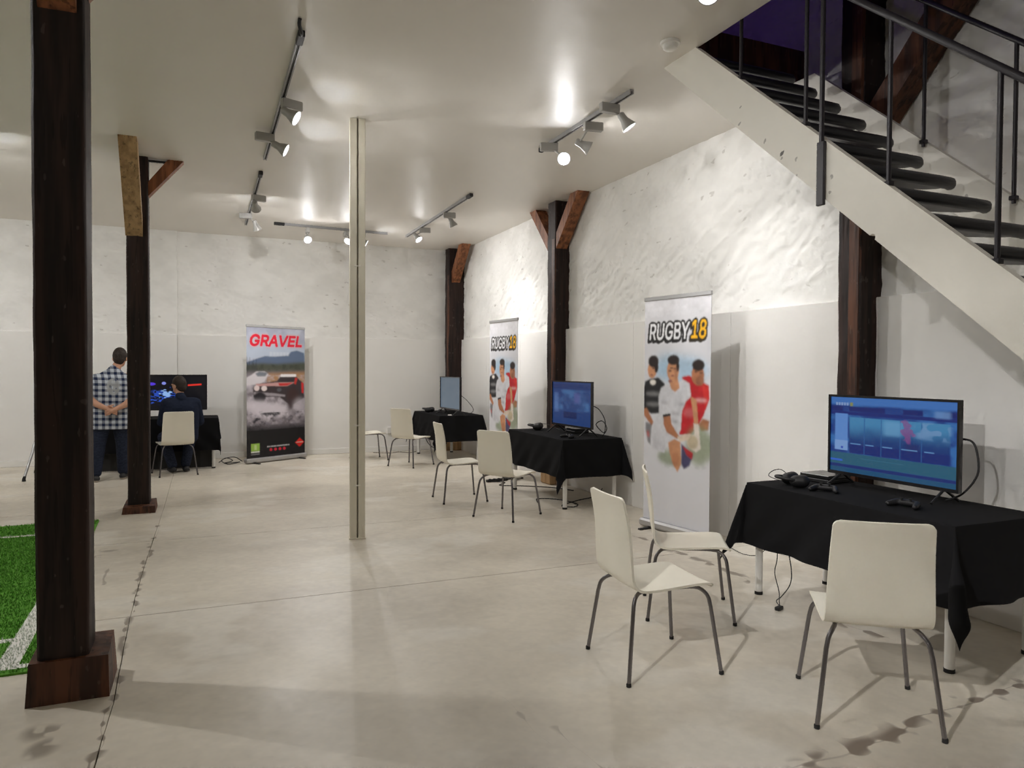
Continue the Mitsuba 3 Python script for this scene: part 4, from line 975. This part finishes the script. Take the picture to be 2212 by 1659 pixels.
def sole(x, y, deg): return hull(((0, -.06, .045), .044), ((0, .15, .034), .036), ((.02, .12, .032), .034)).trim_by_plane([0, 0, -1], -.022).trim_by_plane([0, 0, 1], 0.001).rotate([0, 0, deg]).translate([x, y, 0])
k = thing('person', 'standing man seen from behind in a blue checked shirt, hands clasped behind his back', 'person')
PM = at(-1.135, 10.86, 6)
add_person(k, body, [('shirt', shirt, 'm_check', 'blue and white checked short sleeved shirt'), ('trousers', trous, 'm_denim', 'dark blue jeans'),
                     ('shoe', shoe(-.19, -.02, 12), 'm_shoe', None), ('shoe', shoe(.137, .12, -10), 'm_shoe', None), ('shoe_sole', sole(-.19, -.02, 12), 'm_sole', None), ('shoe_sole', sole(.137, .12, -10), 'm_sole', None)], PM, hr, ey)
# seated man: local x right, y forward, seat height .45
sk, hr, ey = head_parts((-.02, .10, 1.245), 38, -10)
body = sk + bone(((.0, .03, 1.06), .068), ((-.01, .07, 1.12), .055), ((-.015, .09, 1.18), .052)) + [hull(((-.09, 0, .56), .11), ((.09, 0, .56), .11), ((-.09, .02, .90), .115), ((.09, .02, .90), .115), ((-.155, .03, 1.0), .06), ((.155, .03, 1.0), .06))]
body += bone(((-.185, .03, .99), .058), ((-.235, .12, .73), .046), ((-.09, .34, .66), .034), ((-.05, .38, .66), .03)) + bone(((.185, .03, .99), .058), ((.245, .10, .73), .046), ((.11, .33, .66), .034), ((.05, .37, .66), .03))
for s in (-1, 1):
    hp = np.array((s * .05, .385, .66))
    body += bone((hp, .030), (hp + [-s * .015, .045, .0], .032))
    for i in range(4): body += finger(hp + [s * (.018 - .018 * i), .06, .004], [(0, 1, -.2), (-s * .3, .7, -.7), (0, -.2, -1)], [.032, .022, .016], .009)
    body += finger(hp + [-s * .03, .02, .02], [(-s * .5, .8, .2), (0, 1, 0)], [.03, .024], .010)
legs = []
for s, kn, an in ((-1, (-.20, .34, .50), (-.10, .20, .09)), (1, (.16, .35, .50), (.08, .24, .09))):
    body += bone(((s * .09, .04, .54), .085), (kn, .06), (an, .042)); legs += bone(((s * .09, .04, .545), .098), (kn, .080), (np.array(an) + [0, 0, .03], .066))
shirt = union([hull(((-.10, 0, .53), .12), ((.10, 0, .53), .12), ((-.10, .02, .90), .132), ((.10, .02, .90), .132), ((-.165, .03, 1.005), .075), ((.165, .03, 1.005), .075)), hull(((0, .03, 1.06), .075), ((-.008, .06, 1.10), .064)),
               *bone(((-.185, .03, .995), .078), ((-.24, .12, .73), .064), ((-.12, .31, .665), .046)), *bone(((.185, .03, .995), .078), ((.25, .10, .73), .064), ((.14, .30, .665), .046))])
k = thing('person', 'seated man in a dark blue top on a white chair, facing the large television', 'person')
SM = at(-.30, 11.16, 8)
add_person(k, body, [('jumper', shirt, 'm_navy', 'dark navy long sleeved top'), ('trousers', union(legs + [hull(((-.09, .0, .55), .115), ((.09, .0, .55), .115))]), 'm_denim', 'dark trousers'),
                     ('shoe', shoe(-.10, .20, 10), 'm_shoe', None), ('shoe', shoe(.08, .24, 0), 'm_shoe', None)], SM, hr, ey)

# ------------------------------------------------------------------ tripod behind the near column
k = thing('tripod', 'silver tripod with black feet, one leg showing left of the near timber column', 'tripod')
hub = np.array((-2.02, 11.62, .86))
part(k, 'column', shape(rod(hub - [0, 0, .25], hub + [0, 0, .55], .016), 'm_alu', 40))
part(k, 'head', shape(cbox(-.05, .05, -.04, .04, 0, .09, .01), 'm_black'), at(hub[0], hub[1], 0, hub[2] + .54))
for fx, fy in ((-2.18, 11.17), (-1.80, 11.75), (-2.2, 12.0)):
    f = np.array((fx, fy, .03)); l = part(k, 'leg', shape(cat(rod(hub, hub * .45 + f * .55, .022), rod(hub * .5 + f * .5, f, .017)), 'm_alu', 40))
    part(l, 'foot', shape(tube([f + (hub - f) * .05, f, f - [0, 0, .028]], [.016, .02, .024], 10), 'm_rubber', 40))
